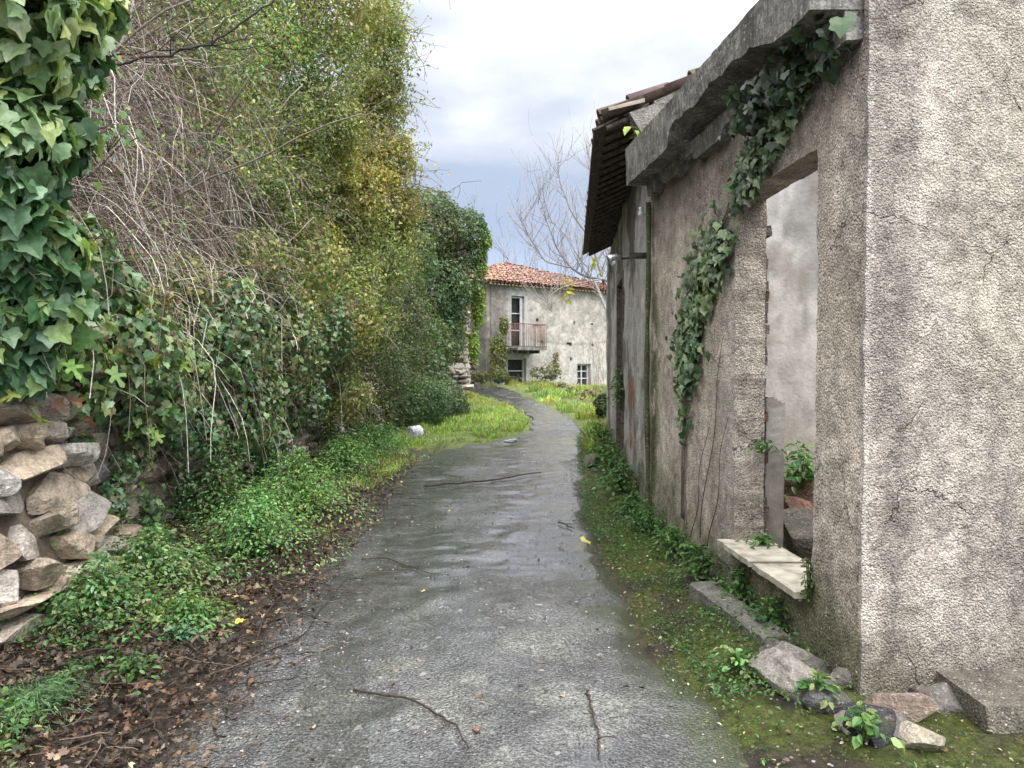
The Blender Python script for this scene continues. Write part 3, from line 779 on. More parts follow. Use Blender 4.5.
SD = [  # px, py, Y, dims, rot, colour, label
    (793, 668, 3.62, (.19, .2, .13), (.3, .2, .6), (.24, .225, .205), 'pale grey broken concrete lump, uppermost of the heap below the wall corner'),
    (773, 651, 3.8, (.10, .12, .08), (.1, .1, 1.), (.13, .125, .12), 'small dark grey chunk tucked against the near end of the kerb slab'),
    (800, 715, 3.35, (.16, .42, .13), (.25, .1, .5), (.26, .235, .21), 'long pale flat stone slanting down toward the road beside the wall corner'),
    (829, 716, 3.22, (.21, .16, .14), (.2, -.3, .2), (.11, .11, .115), 'dark blue grey slate stone between the two leafy weeds'),
    (874, 752, 2.98, (.19, .15, .16), (.1, .2, .9), (.035, .037, .042), 'nearly black stone at the bottom edge below the wall corner'),
    (902, 727, 3.12, (.26, .15, .11), (.1, .35, -.4), (.25, .19, .155), 'reddish brown slanted stone under the wall corner'),
    (925, 764, 2.9, (.14, .14, .09), (.0, .1, .2), (.42, .37, .29), 'cream coloured broken block at the bottom right of the stone heap'),
    (897, 764, 2.96, (.14, .12, .08), (.2, .1, 1.2), (.16, .15, .14), 'small grey stone wedged between the black stone and the cream block'),
    (955, 725, 3.2, (.24, .14, .1), (.1, .1, .1), (.17, .16, .145), 'dull grey stone between the wall foot and the plinth'),
    (780, 690, 3.5, (.09, .12, .06), (.1, .1, 1.1), (.22, .2, .18), 'small buff stone on the moss left of the long pale stone'),
    (850, 742, 3.02, (.10, .09, .07), (.1, .4, .2), (.30, .27, .24), 'small pale stone between the slate stone and the black stone'),
    (926, 716, 3.2, (.12, .1, .09), (.3, .1, .7), (.12, .1, .09), 'little dark brown stone behind the reddish brown one'),
    (845, 690, 3.4, (.13, .1, .10), (.2, .3, .3), (.2, .185, .165), 'grey stone wedged against the wall corner above the slate stone'),
    (812, 690, 3.5, (.14, .14, .09), (.1, .1, .1), (.12, .115, .1), 'dark flat stone just behind the long pale stone'),
]
for px, py, Y, dims, rot, colr, lab in SD:
    p = at(px, py, Y); p[2] = max(p[2], gz(p[0], p[1]) + dims[2] * .25)
    rock('stone', lab, 'stone', p, tuple(1.28 * v for v in dims), rot, colr)
rock('stone', 'squarish dark stone at the right road edge near the outbuilding door', 'stone', (1.18, 10.9, .12), (.34, .3, .26), (.1, .1, .4), (.15, .14, .12))
rock('stone', 'pale flat stone behind the squarish dark stone at the road edge', 'stone', (1.5, 10.3, .12), (.22, .3, .2), (.1, .2, .1), (.4, .39, .37))
rock('stone', 'white angular stone on the left verge at the edge of the grass', 'stone', (-1.98, 14.9, .16), (.42, .32, .38), (.3, .6, .4), (.6, .61, .65))
rock('stone', 'small white stone at the near tip of the grass patch', 'stone', (.0, 14.4, .06), (.32, .2, .1), (.1, .0, .2), (.55, .55, .52), base=ICO3)
rock('pebble', 'reddish pebble on the road, nearest the camera', 'pebble', (-.15, 3.05, .028), (.04, .035, .03), (0, 0, 1), (.24, .12, .09), base=ICO2)
rock('pebble', 'pale brown pebble on the road beyond the reddish one', 'pebble', (-.155, 3.38, .028), (.035, .03, .03), (0, 0, .4), (.30, .22, .17), base=ICO2)
# interior rubble
for k, (x, y, z, d, c, lab) in enumerate([
    (2.15, 5.35, .28, (.55, .5, .5), (.13, .12, .1), 'grey boulder of fallen masonry seen low inside the window opening'),
    (2.45, 6.2, .45, (.6, .5, .35), (.22, .13, .10), 'orange brick fragment lying in the rubble inside the ruin'),
    (2.25, 5.75, .42, (.4, .3, .16), (.24, .13, .1), 'flat red tile fragment in front of the orange brick'),
    (2.9, 6.8, .3, (.9, .6, .75), (.2, .17, .13), 'large brown stone against the inner plaster wall'),
    (3.6, 5.6, .25, (1., .9, .55), (.2, .18, .15), 'broad heap stone in the middle of the ruin floor'),
    (1.95, 4.6, .12, (.5, .6, .3), (.12, .11, .09), 'dark stone directly behind the marble sill')]):
    rock('rubble_stone', lab, 'rubble', (x, y, z), d, (R.uniform(-.4, .4), R.uniform(-.4, .4), R.uniform(0, 3)), c, base=ICO3)

# ------------------------------------------------------------------ dry stone walls
def drywall(name, origin_fn, L, H, hmin, hmax, wmin, wmax, depth, colf, parent=None, base=ICO3, out=1):
    """origin_fn(s,z)-> face point ; stones in irregular courses"""
    mb = MB(); z = 0.0
    s = 0
    cols = []
    while z < H:
        h = R.uniform(hmin, hmax); s = R.uniform(-.2, 0)
        while s < L:
            w = R.uniform(wmin, wmax) * (1.3 if h > (hmin + hmax) / 2 else 1)
            hh = h * R.uniform(.85, 1.12); zz = z + h / 2 + R.uniform(-.02, .02) + .05 * (fbm(np.array([[s, z, 0]]), .8, 2)[0] - .5)
            sc = s + w / 2
            p, ang = origin_fn(sc, zz)
            bx_ = np.sign(base[0]) * np.abs(base[0]) ** .55
            V = rockV(bx_, (w * 1.15, depth * R.uniform(.9, 1.2), hh * 1.2), (R.uniform(-.1, .1), R.uniform(-.09, .09), 0), 9, .07)
            c, s2 = math.cos(ang), math.sin(ang); V = V @ np.array([[c, s2, 0], [-s2, c, 0], [0, 0, 1]])
            mb.add(V + p + np.array([R.uniform(-.03, .03), 0, 0]), [base[1]], colf())
            s += w
        z += h
    return mb.build(name, MAT['stone'], parent)
SCOL = [(.56, .48, .40), (.62, .55, .48), (.48, .39, .30), (.54, .43, .32), (.46, .42, .38), (.58, .54, .49)]
def scol(): return np.array(SCOL[R.integers(len(SCOL))]) * R.uniform(.7, 1.15)
rw = thing('retaining_wall', (-3.2, 9, 0), 'dry stone retaining wall of pale rough stones under the ivy bank on the left', 'stone wall')
def rwf(s, z):
    y = .8 + s
    x = -3.12 + .12 * math.sin(y * .5) - .10 * z + .06 * math.sin(y * 1.7) + .36 * float(ss(6.6, 3.6, y))
    return np.array([x, y, z - .04]), math.pi / 2
drywall('stones', rwf, 17.0, 1.6, .085, .21, .14, .42, .30, scol, rw)
mb = MB()
def CW(s, z, out=0):
    y = .8 + s; x = -3.12 + .12 * np.sin(y * .5) - .10 * z + .06 * np.sin(y * 1.7) + .36 * ss(6.6, 3.6, y) - .01
    return np.stack(np.broadcast_arrays(x + out, y, z * 1.), -1)
g_ = G('earth_and_mortar'); n_ = g_.noise(9, 5, .65)
MAT['earth'] = g_.fin(g_.mix(1, g_.attr(), g_.ramp(n_, (.3, .4), (.7, 1.4)), 'MULTIPLY'), .95, g_.bump(g_.noise(40, 5, .7), .02))
panel('earth_joints', CW, 0, 17.2, -.1, 1.5, .04, [], .5, .03, 3, MAT['earth'], rw, lambda S, Z: np.ones(S.shape + (3,)) * np.array([.17, .135, .10]) * (.5 + qn(S, Z, 3, 90))[..., None])

# ------------------------------------------------------------------ far house
hs = thing('farmhouse', (2, 35, .6), 'old two storey stone farmhouse with a red tiled roof at the end of the lane', 'house')
A0 = at(487, 283, 32.); A1 = at(625, 294, 36.8)
hd = nrm((A1 - A0)[:2]); hn = np.array([hd[1], -hd[0]]); HL = np.linalg.norm((A1 - A0)[:2])
def HF(s, z, out=0):
    s, z, out = np.broadcast_arrays(np.asarray(s, float), np.asarray(z, float), np.asarray(out, float))
    return np.stack([A0[0] + hd[0] * s + hn[0] * out, A0[1] + hd[1] * s + hn[1] * out, z], -1)
def hpx(px, py):
    """facade coordinates (s,z) seen at that direction"""
    k = (px - 512) / F; s = (k * A0[1] - A0[0]) / (hd[0] - k * hd[1]); Y = A0[1] + hd[1] * s
    return s, CH + (HZ - py) / F * Y
def rect(x0, y0, x1, y1):
    a, b = hpx(x0, y1); c, d = hpx(x1, y0); return (a, c, b, d)
h_door = rect(512, 297, 524.5, 347); h_low = rect(508, 358, 526, 384); h_win = rect(577, 364, 590.5, 393)
putlog = [rect(x - 1.2, y - 1.3, x + 1.2, y + 1.3) for x, y in ((574, 323), (592, 324), (570, 344), (593, 345), (542, 342), (568, 343.5), (571, 359), (537, 320))]
def col_h(S, Z):
    c = np.ones(S.shape + (3,)) * np.array([.45, .415, .37])
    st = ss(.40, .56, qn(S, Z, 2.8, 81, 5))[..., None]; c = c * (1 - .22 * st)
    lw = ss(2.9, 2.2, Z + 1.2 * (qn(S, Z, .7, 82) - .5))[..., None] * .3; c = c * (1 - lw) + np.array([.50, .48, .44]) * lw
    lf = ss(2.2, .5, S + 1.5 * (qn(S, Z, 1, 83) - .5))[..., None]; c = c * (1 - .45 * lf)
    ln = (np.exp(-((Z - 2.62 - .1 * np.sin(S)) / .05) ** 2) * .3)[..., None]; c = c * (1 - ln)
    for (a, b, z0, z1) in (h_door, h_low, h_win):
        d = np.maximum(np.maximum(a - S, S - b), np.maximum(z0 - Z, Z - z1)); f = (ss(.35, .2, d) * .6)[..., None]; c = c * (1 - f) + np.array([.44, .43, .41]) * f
    return c
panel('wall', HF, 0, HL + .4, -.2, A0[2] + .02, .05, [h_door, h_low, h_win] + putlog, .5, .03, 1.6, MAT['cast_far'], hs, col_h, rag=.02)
def HS(s, z, out=0):      # left side of the house, running back
    return np.stack(np.broadcast_arrays(A0[0] + (-hn[0] + -.35) * s - out * .9, A0[1] - hn[1] * s, z * 1.), -1)
panel('side_wall', HS, .1, 6, -.2, A0[2], .1, [], .3, .04, 1.6, MAT['cast_far'], hs, lambda S, Z: col_h(S, Z) * .6)  # facade colour darkened: the shade of this side is put into the colour
mb = MB()
b_ = HF(HL / 2, 3.0, -5.9)
R_ = math.atan2(hd[1], hd[0]); mb.box(b_, (HL, .4, 6.2), rz=R_); b2 = HF(HL + .2, 2.7, -3); mb.box(b2, (.4, 5.8, 5.4), rz=R_); mb.build('rear_wall', MAT['plaster'], hs)
rL = at(503, 265.5, 34.6); rR = at(632, 292, 39.4)
eL = HF(-.25, A0[2] + .0, .35); eR = HF(HL + .5, A1[2] + .0, .35)
tiles(eL, eR, rL, rR, wid=.2, lap=.36, parent=hs, col=(.36, .19, .14), jitter=.02, name='roof')
bL = HF(-.9, A0[2], -6); tiles(bL, eL, rL + np.array([-.02, 0, 0]), rL, wid=.22, lap=.4, parent=hs, col=(.38, .2, .15), name='roof')
bR = HF(HL + .5, A1[2], -6.2); tiles(bR, bL, rR, rL, wid=.25, lap=.4, parent=hs, col=(.38, .18, .12), name='roof')
mb = MB()
for k in range(44):
    s = HL * k / 43; p = HF(s, A0[2] - .06, .12); mb.box(p, (.1, .45, .05), rz=R_, col=(.26, .18, .14))
mb.build('eave_corbels', MAT['tile'], hs)
def opening(name, rc, panes, shut=None):
    a, b, z0, z1 = rc; w = b - a; h = z1 - z0
    f = MB(); t = .07
    f.box(HF(a + t / 2, (z0 + z1) / 2, -.2), (t, .08, h), rz=R_); f.box(HF(b - t / 2, (z0 + z1) / 2, -.2), (t, .08, h), rz=R_)
    f.box(HF((a + b) / 2, z1 - t / 2, -.2), (w - 2 * t, .08, t), rz=R_)
    for q in range(1, panes): f.box(HF((a + b) / 2, z0 + h * q / panes, -.2), (w - 2 * t, .05, .045), rz=R_)
    if shut: f.box(HF((a + b) / 2, (z0 + z1) / 2, -.2), (.05, .06, h - t), rz=R_)
    fo = f.build(name, MAT['white'], hs)
    g = MB(); g.box(HF((a + b) / 2, (z0 + z1) / 2, -.24), (w - .02, .02, h - .02), rz=R_); g.build('pane', MAT['dark'], fo)
opening('balcony_door', h_door, 3, None); opening('window', h_win, 4, True); opening('lower_door', h_low, 2, None)
# half-open shutter leaf on the balcony door
mb = MB(); a, b, z0, z1 = h_door; mb.box(HF(b - .12, (z0 + z1) / 2, -.1), (.2, .05, z1 - z0 - .1), rz=R_ + .5); mb.build('shutter', MAT['white'], hs)
# balcony
ba, bb = hpx(506, 349)[0] - .1, hpx(533, 349)[0]; bz = h_door[2] - .02
bal = MB(); bal.box(HF((ba + bb) / 2, bz - .07, .5), (bb - ba, 1.0, .12), rz=R_, jit=.01)
for s in (ba + .2, (ba + bb) / 2, bb - .2): bal.box(HF(s, bz - .2, .35), (.1, .7, .14), rz=R_)
bo = bal.build('balcony', MAT['concrete'], hs)
rl = MB()
for zz in (bz + .03, bz + 1.0): 
    rl.tube([HF(ba, zz, .0), HF(ba, zz, .97), ], .02, 4); rl.tube([HF(ba, zz, .97), HF(bb, zz, .97)], .02, 4); rl.tube([HF(bb, zz, .97), HF(bb, zz, .0)], .02, 4)
for k in range(17):
    s = ba + (bb - ba) * k / 16; rl.tube([HF(s, bz, .97), HF(s, bz + 1.0, .97)], .010, 4)
for k in range(1, 9):
    o = .97 * k / 9; rl.tube([HF(ba, bz, o), HF(ba, bz + 1, o)], .013, 4); rl.tube([HF(bb, bz, o), HF(bb, bz + 1, o)], .013, 4)
rl.build('railing', MAT['rust'], bo)

# low stone wall left of the house, its shade put into the stone colour
lw = thing('garden_wall', (-2.0, 32.3, .6), 'stone wall with painted-in shade standing against the left corner of the farmhouse', 'stone wall')
def lwf(s, z): return np.array([-3.4 + s, 32.6 + 0 * s, .45 + z]), 0
drywall('stones', lwf, 2.35, 2.1, .12, .26, .2, .45, .4, lambda: scol() * .42, lw, base=ICO2)
mb = MB(); mb.box((-2.3, 32.85, 1.3), (2.1, .3, 1.9)); mb.build('core', MAT['earth'], lw)

# ------------------------------------------------------------------ ivy-clad ruin (left, beyond the hedge)
iv = thing('ivy_clad_ruin', (-3.9, 27, .3), 'tall stone ruin almost wholly buried in dark ivy on the left of the lane', 'building')
def ivf(s, z): return np.array([-6.2 + s, 26.1 - .05 * z, .2 + z]), 0
drywall('front_wall', ivf, 4.45, 5.9, .14, .3, .22, .55, .4, lambda: scol() * .9, iv, base=ICO2)
def ivg(s, z): return np.array([-1.82, 26.2 + s, .2 + z]), math.pi / 2
drywall('flank_wall', ivg, 3.0, 5.9, .16, .3, .25, .6, .35, lambda: scol() * .8, iv, base=ICO2)
mb = MB(); mb.box((-4.1, 27.75, 3.1), (4.4, 3.0, 5.9)); mb.build('core', MAT['earth'], iv)
# ------------------------------------------------------------------ vegetation
def plant_blob(name, label, cat, blobs, n, size, cols, tmpl=DIA, shell=.6, gap=0, gs=1.5, w=None, group=None, mat='leaf', part='leaves', parent=None, droop=.6, seed=0, stems=0, stemcol=(.12, .09, .07), up=.35):
    P, N = blobpts(blobs, n, shell, gap, gs, seed, up)
    D = rdir(len(P)) * .8 + np.array([0, 0, -droop])
    S = R.uniform(size * .6, size * 1.35, len(P))
    b = np.array(blobs); org = (b[:, 0].mean(), b[:, 1].mean(), max(0, (b[:, 2] - b[:, 5]).min()))
    root = parent or thing(name, org, label, cat, group)
    leafmesh(part, P, N, D, S, pal(len(P), cols, w), tmpl, MAT[mat], root)
    if stems:
        mb = MB(); B = np.array(blobs)
        for _ in range(stems):
            k = R.integers(len(B)); c = B[k, :3]; d = rdir(1)[0]
            p = c + d * B[k, 3:] * R.uniform(.2, .9)
            mb.tube(arc(p, rdir(1)[0] + np.array([0, 0, .6]), R.uniform(.3, 1.1) * B[k, 3:].mean() * 1.4, 7, .9, .5), np.linspace(.008, .003, 8), 3, np.array(stemcol) * R.uniform(.6, 1.5), False)
        mb.build('stems', MAT['bark'], root)
    return root

def B(px, py, Y, rpx, ry=1.0, rz=1.0, dy=None):
    p = at(px, py, Y); r = rpx / F * Y
    return (p[0], p[1], p[2], r * ry, dy or r, r * rz)

# dark ivy over the ruin
plant_blob('ivy', 'dark dense ivy cloaking the tall ruin on the left', 'ivy',
    [B(448, 235, 26, 30), B(425, 225, 25, 34), B(466, 232, 26, 23), B(430, 290, 25, 40), B(462, 280, 26, 25), B(440, 340, 24.5, 26), B(400, 260, 23, 40), B(400, 330, 22, 40),
     B(472, 255, 26, 16), B(412, 210, 24, 22), B(418, 370, 21, 32), B(476, 225, 26, 11), B(440, 212, 26, 20), B(425, 345, 23, 30), B(452, 318, 25.3, 17)],
    30000, .12, GREEN_DARK + [(.07, .11, .04), (.13, .15, .05)], shell=.72, gap=.22, gs=1.2, stems=60, seed=4, mat='leaf')
plant_blob('climber', 'pale yellow green climber trailing down the right edge of the ivy ruin', 'climbing plant',
    [B(480, 262, 26, 8, 1, 2.2), B(478, 305, 26, 8, .9, 3), B(474, 345, 26, 6, .9, 3), B(486, 240, 26, 6, 1, 2)],
    3600, .11, [(.16, .24, .04), (.22, .28, .06), (.12, .19, .04)], shell=.3, seed=5)
plant_blob('bush', 'dark low bush at the foot of the ivy ruin beside the grass', 'bush',
    [B(447, 402, 19, 22), B(425, 400, 18, 26), B(400, 405, 17, 26), B(462, 408, 20, 9)], 9000, .075, GREEN_DARK + [(.06, .11, .04)], shell=.6, gap=.25, seed=6, stems=30)
plant_blob('bush', 'grey green drooping bush over the end of the retaining wall', 'bush',
    [B(372, 370, 14.5, 42, 1, 1.1), B(345, 340, 13.5, 40), B(395, 330, 16.5, 45, 1, 1.3), B(372, 420, 14, 26, 1, .9), B(395, 300, 16.5, 36, 1, 1.2), B(365, 300, 14.5, 36)], 20000, .065,
    GREEN_DARK + [(.08, .12, .045), (.12, .13, .06), (.10, .09, .05)], shell=.62, gap=.24, gs=2, seed=7, stems=90, stemcol=(.2, .17, .13))

# yellow-green trees on the bank
def banktree(label, base, lean, blobs, n, cols, size, gap, seed, H=3.2, r=.06, w=None, name='shrub_tree'):
    global R
    R = np.random.default_rng(seed + 100)
    t = thing(name, base, label, 'tree', 'slender trees leaning over the bank')
    mb = MB(); tips = []; LIMX[0] = max(b[0] for b in blobs) - .35
    for q in range(3):
        d = nrm(np.array(lean) + R.normal(size=3) * .16)
        grow(mb, np.array(base) + R.normal(size=3) * np.array([.15, .25, 0]), d, H * R.uniform(.8, 1.15), r * R.uniform(.5, 1), 3, (.17, .14, .12), 7, (3, 5), .5, .25, .1, .62, tips)
    LIMX[0] = 99.
    mb.build('trunk', MAT['bark'], t)
    P, N = blobpts(blobs, n, .3, gap, 2.2, seed); P = P + R.normal(size=P.shape) * (.16 * R.random((len(P), 1)) ** 3)
    for k_ in range(420):
        b_ = np.array(blobs)[R.integers(len(blobs))]; d_ = nrm(rdir(1)[0] * [1, 1, .7] + np.array([.35, -.2, .35])); p_ = b_[:3] + d_ * b_[3:] * R.uniform(.35, .95)
        mb2 = mb2 if k_ else MB(); a_ = arc(p_, d_ + np.array([0, 0, .2]), R.uniform(.3, .85), 8, R.uniform(0, 1.2), .45); mb2.tube(a_, np.linspace(.006, .0028, 9), 3, np.array([.22, .18, .16]) * R.uniform(.6, 1.5), False)
        q_ = a_[R.integers(2, 9, 5)] + R.normal(size=(5, 3)) * .03; P = np.concatenate([P, q_]); N = np.concatenate([N, rdir(5) + np.array([0, 0, .5])])
    mb2.build('twigs', MAT['bark'], t)
    tp = np.array(tips); Bb = np.array(blobs); tp = tp[(((tp[:, None] - Bb[None, :, :3]) / (Bb[None, :, 3:] * 1.25)) ** 2).sum(2).min(1) < 1]; k = R.choice(len(tp), n // 4); P2 = tp[k] + R.normal(size=(n // 4, 3)) * .06
    P = np.concatenate([P, P2]); N = np.concatenate([N, rdir(len(P2)) + np.array([0, 0, .4])])
    leafmesh('crown', P, N, rdir(len(P)) + np.array([0, 0, -.7]), R.uniform(size * .6, size * 1.3, len(P)), pal(len(P), cols, w), DIA if size < .06 else OVAL, MAT['leaf'], t)
    return t
banktree('yellowing leafy tree leaning out farthest toward the road over the left bank', (-4.2, 11.6, 2.6), (.35, -.05, 1),
    [B(372, 240, 12.5, 50, 1, 1.1), B(385, 170, 12.5, 34, 1, 1.3), B(345, 280, 11.5, 40), B(340, 200, 11.5, 50), B(378, 95, 12.5, 34, 1, 1.3), B(385, 40, 12.5, 26, 1, 1.6), B(370, 320, 12.5, 28), B(395, 215, 13, 26, 1, 1.2)],
    40000, YELLOWG, .062, .42, 11, 3.4, w=[3, 3, 2, 3, 1, 1])
banktree('loose yellow green tree with sky showing through, in the middle of the bank', (-4.5, 9.3, 2.8), (.25, 0, 1),
    [B(300, 130, 10, 60), B(310, 60, 10, 50), B(340, 20, 10.5, 50), B(265, 60, 9.5, 50), B(285, 210, 9.5, 50), B(330, 130, 10.5, 40), B(250, 0, 9.5, 40), B(290, -20, 10, 50)],
    27000, YELLOWG + [(.11, .17, .04)], .058, .45, 12, 3.6, w=[3, 2, 2, 3, 1, 1, 4])
banktree('thin leafed tree with grey stems standing behind the dry bramble canes', (-4.9, 7.2, 2.9), (.32, .1, 1),
    [B(215, 60, 8.5, 50), B(170, 10, 8.2, 50), B(235, 120, 8.5, 40), B(200, -20, 8.5, 50), B(150, 60, 8, 30)],
    8000, YELLOWG + [(.11, .17, .04)], .045, .44, 13, 3.3, w=[3, 2, 2, 3, 1, 1, 4])

plant_blob('hedge', 'dense olive brown thicket behind the leaning trees on the bank', 'hedge',
    [B(300, 250, 14, 60), B(330, 180, 15, 55), B(260, 190, 12.5, 60), B(230, 260, 11, 60), B(350, 260, 15, 50), B(290, 310, 12, 50), B(200, 180, 10.5, 55), B(310, 130, 15, 45), B(365, 150, 16, 35), B(240, 120, 11.5, 40)],
    30000, .075, [(.12, .14, .06), (.18, .2, .08), (.18, .14, .09), (.27, .26, .11)], shell=.6, gap=.3, seed=66, stems=160, stemcol=(.24, .2, .17))
# bramble canes
br = thing('bramble_thicket', (-3.6, 6, 1.5), 'tangle of dead grey brown bramble canes hanging over the left bank', 'brambles')
mb = MB()
for k in range(5600):
    y = R.uniform(3.9, 9.6); hgt = R.uniform(1.7, 5.1)
    x = -3.7 - .35 * (hgt - 1.7) / 3 + R.uniform(-.5, .6) - .1 * (y < 5)
    if fbm(np.array([[y, hgt, 0]]), .9, 2)[0] < .3: continue
    d = np.array([R.uniform(.0, 1.0), R.uniform(-.9, .8), R.uniform(-.5, 1.0)])
    L = R.uniform(.7, 2.2)
    pts = arc((x, y, hgt), d, L, 9, R.uniform(.2, 3.0), R.uniform(.3, .9))
    lim = -2.35
    if pts[:, 0].max() > lim: pts[:, 0] = np.where(pts[:, 0] > lim, lim + (pts[:, 0] - lim) * .25, pts[:, 0])
    c = np.array([(.38, .32, .27), (.54, .48, .42), (.18, .125, .10), (.28, .20, .15), (.70, .64, .57)][R.integers(5)])
    r = R.uniform(.0026, .0062)
    mb.tube(pts, np.linspace(r, r * .5, 10), 3, c * R.uniform(.6, 1.2), False)
mb.build('canes', MAT['bark'], br)
mb = MB()
for k in range(26):
    p0 = (R.uniform(-4.4, -3.6), R.uniform(5, 8.6), R.uniform(1.8, 2.8))
    mb.tube(arc(p0, (R.uniform(.1, .6), R.uniform(-.3, .5), 1), R.uniform(1.8, 3.6), 12, R.uniform(0, .6), .3), np.linspace(R.uniform(.012, .03), .006, 13), 6, np.array([.26, .22, .19]) * R.uniform(.6, 1.2))
mb.build('thick_stems', MAT['bark'], br)
P = np.stack([R.uniform(-3.6, -2.4, 60000), R.uniform(4.5, 10.2, 60000), R.uniform(1.5, 5.6, 60000)], 1)
P = P[(fbm(P, 1.1, 3, 77) > .48) & (R.random(60000) < .12 + .88 * ss(5.3, 8, P[:, 1]))]; m_ = len(P)
leafmesh('leaves', P, rdir(m_) + np.array([.5, -.3, .5]), rdir(m_) + np.array([0, 0, -.6]), R.uniform(.02, .055, m_), pal(m_, YELLOWG + FRESH), OVAL, MAT['leaf'], br)

# long dark branches crossing at the top left
for (lab, pts, r) in (('long dark bare branch slanting up across the top left corner', [at(95, 72, 5.2), at(170, 58, 5.4), at(225, 42, 5.6), at(268, 10, 5.7), at(300, -15, 5.8)], .011),
                      ('thin dark bare twig running level below the slanting branch', [at(110, 62, 5.4), at(160, 55, 5.5), at(215, 50, 5.6), at(262, 42, 5.8)], .007)):
    p = np.array(pts); t = np.linspace(0, len(p) - 1, 24); q = np.stack([np.interp(t, np.arange(len(p)), p[:, k]) for k in range(3)], 1); q += R.normal(size=q.shape) * .01
    mb = MB(); mb.tube(q, np.linspace(r, r * .6, 24), 5, (.03, .025, .022))
    for k in range(7):
        i = R.integers(3, 22); mb.tube(arc(q[i], (R.uniform(0, .6), R.uniform(-.5, .5), R.uniform(-.4, .8)), R.uniform(.2, .6), 6, .2, .4), np.linspace(r * .5, .002, 7), 3, (.04, .03, .025))
    tag(mb.build('branch', MAT['bark'], None, origin=q[0]), lab, 'branch')

# big-leaved ivy, top left
iv2 = plant_blob('ivy', 'large leaved glossy ivy hanging in the top left corner close to the camera', 'ivy',
    [B(20, 60, 3.6, 55), B(0, 150, 3.5, 62, 1, 1.2), B(60, 15, 3.8, 50), B(-20, 0, 3.5, 100), B(20, 230, 3.7, 42, 1, 1.2), B(-10, 320, 3.8, 45, 1, 1), B(-60, 120, 3.6, 90), B(100, 5, 4.1, 26), B(55, 130, 3.7, 38), B(50, 250, 3.8, 36), B(75, 60, 3.9, 34), B(40, 300, 3.9, 40), B(15, 360, 4.0, 40, 1, .8), B(-80, 260, 3.9, 80)],
    6200, .10, [(.05, .11, .045), (.09, .18, .075), (.15, .27, .12), (.22, .34, .19), (.26, .36, .13)], IVY, shell=.66, mat='leaf_gloss', seed=20, stems=50, stemcol=(.06, .05, .04), droop=1.2, up=.45)
plant_blob('ivy', 'mid sized ivy spilling over the near stone wall below the large leaves', 'ivy',
    [B(40, 330, 4.3, 60, 1.2, .9), B(105, 290, 4.9, 42, 1, 1), B(85, 255, 4.6, 34, .8, 1.2), B(130, 320, 5.3, 36), B(110, 350, 5.0, 60, 1.2, 1), B(60, 395, 4.6, 36, 1.6, .7), B(0, 380, 4.3, 40), B(150, 395, 5.5, 42), B(110, 405, 5.2, 36, 1, .7), B(-40, 370, 4.1, 50), B(-80, 330, 3.9, 60)],
    5200, .06, GREEN_IVY + [(.12, .18, .06)], IVY, shell=.6, mat='leaf_gloss', seed=21, stems=80, gap=.27, droop=1)
plant_blob('ivy', 'small leaved ivy curtain covering the middle of the retaining wall', 'ivy',
    [B(205, 330, 6.8, 60, 1.2, 1), B(160, 370, 5.9, 50), B(230, 400, 7.4, 55), B(190, 430, 6.6, 36, 1.1, .8), B(270, 350, 8.2, 55), B(285, 400, 9.2, 40), B(262, 440, 8.2, 30, 1, .9), B(310, 330, 9.8, 45), B(255, 300, 8.2, 36), B(320, 370, 11, 34)],
    15000, .052, GREEN_IVY + [(.025, .05, .02), (.16, .22, .06)], IVY, shell=.62, mat='leaf_gloss', seed=22, stems=200, gap=.27, gs=2.2, droop=1, stemcol=(.2, .15, .12))

plant_blob('vine', 'loose yellowing vine mixed with dry stems along the top of the ivy curtain', 'vine',
    [B(190, 285, 6.6, 34, 1.3, .8), B(250, 262, 7.8, 40, 1.2, .9), B(310, 262, 9.2, 45, 1, 1), B(345, 320, 10.5, 40, 1, 1.2), B(330, 380, 10.8, 34, 1, 1.2), B(290, 310, 8.6, 34, 1, .8), B(140, 300, 5.8, 30, 1.3, .8), B(225, 330, 7.0, 26), B(352, 400, 12, 26, 1, 1)],
    11000, .045, YELLOWG + [(.12, .2, .06), (.10, .17, .06), (.22, .15, .09)], MAPLE, shell=.35, gap=.43, gs=2.4, seed=71, stems=260, stemcol=(.30, .24, .19), droop=.9)
plant_blob('ivy', 'thin trails of ivy hanging over the bare stones of the near wall', 'ivy',
    [B(130, 455, 5.4, 26, .7, 1.6), B(112, 500, 5.2, 16, .7, 1.8), B(35, 500, 4.45, 14, .8, 2), B(150, 500, 6.0, 20, .7, 1.5), B(185, 490, 6.6, 20, .7, 1.6), B(225, 490, 7.3, 22, .7, 1.5), B(270, 470, 8.6, 18, .7, 1.4), B(5, 440, 4.2, 18), B(70, 440, 4.7, 20, 1.2, .6)],
    2000, .045, GREEN_IVY + [(.16, .24, .07)], IVY, shell=.3, gap=.45, gs=3.5, mat='leaf_gloss', seed=72, stems=26, droop=1.2)
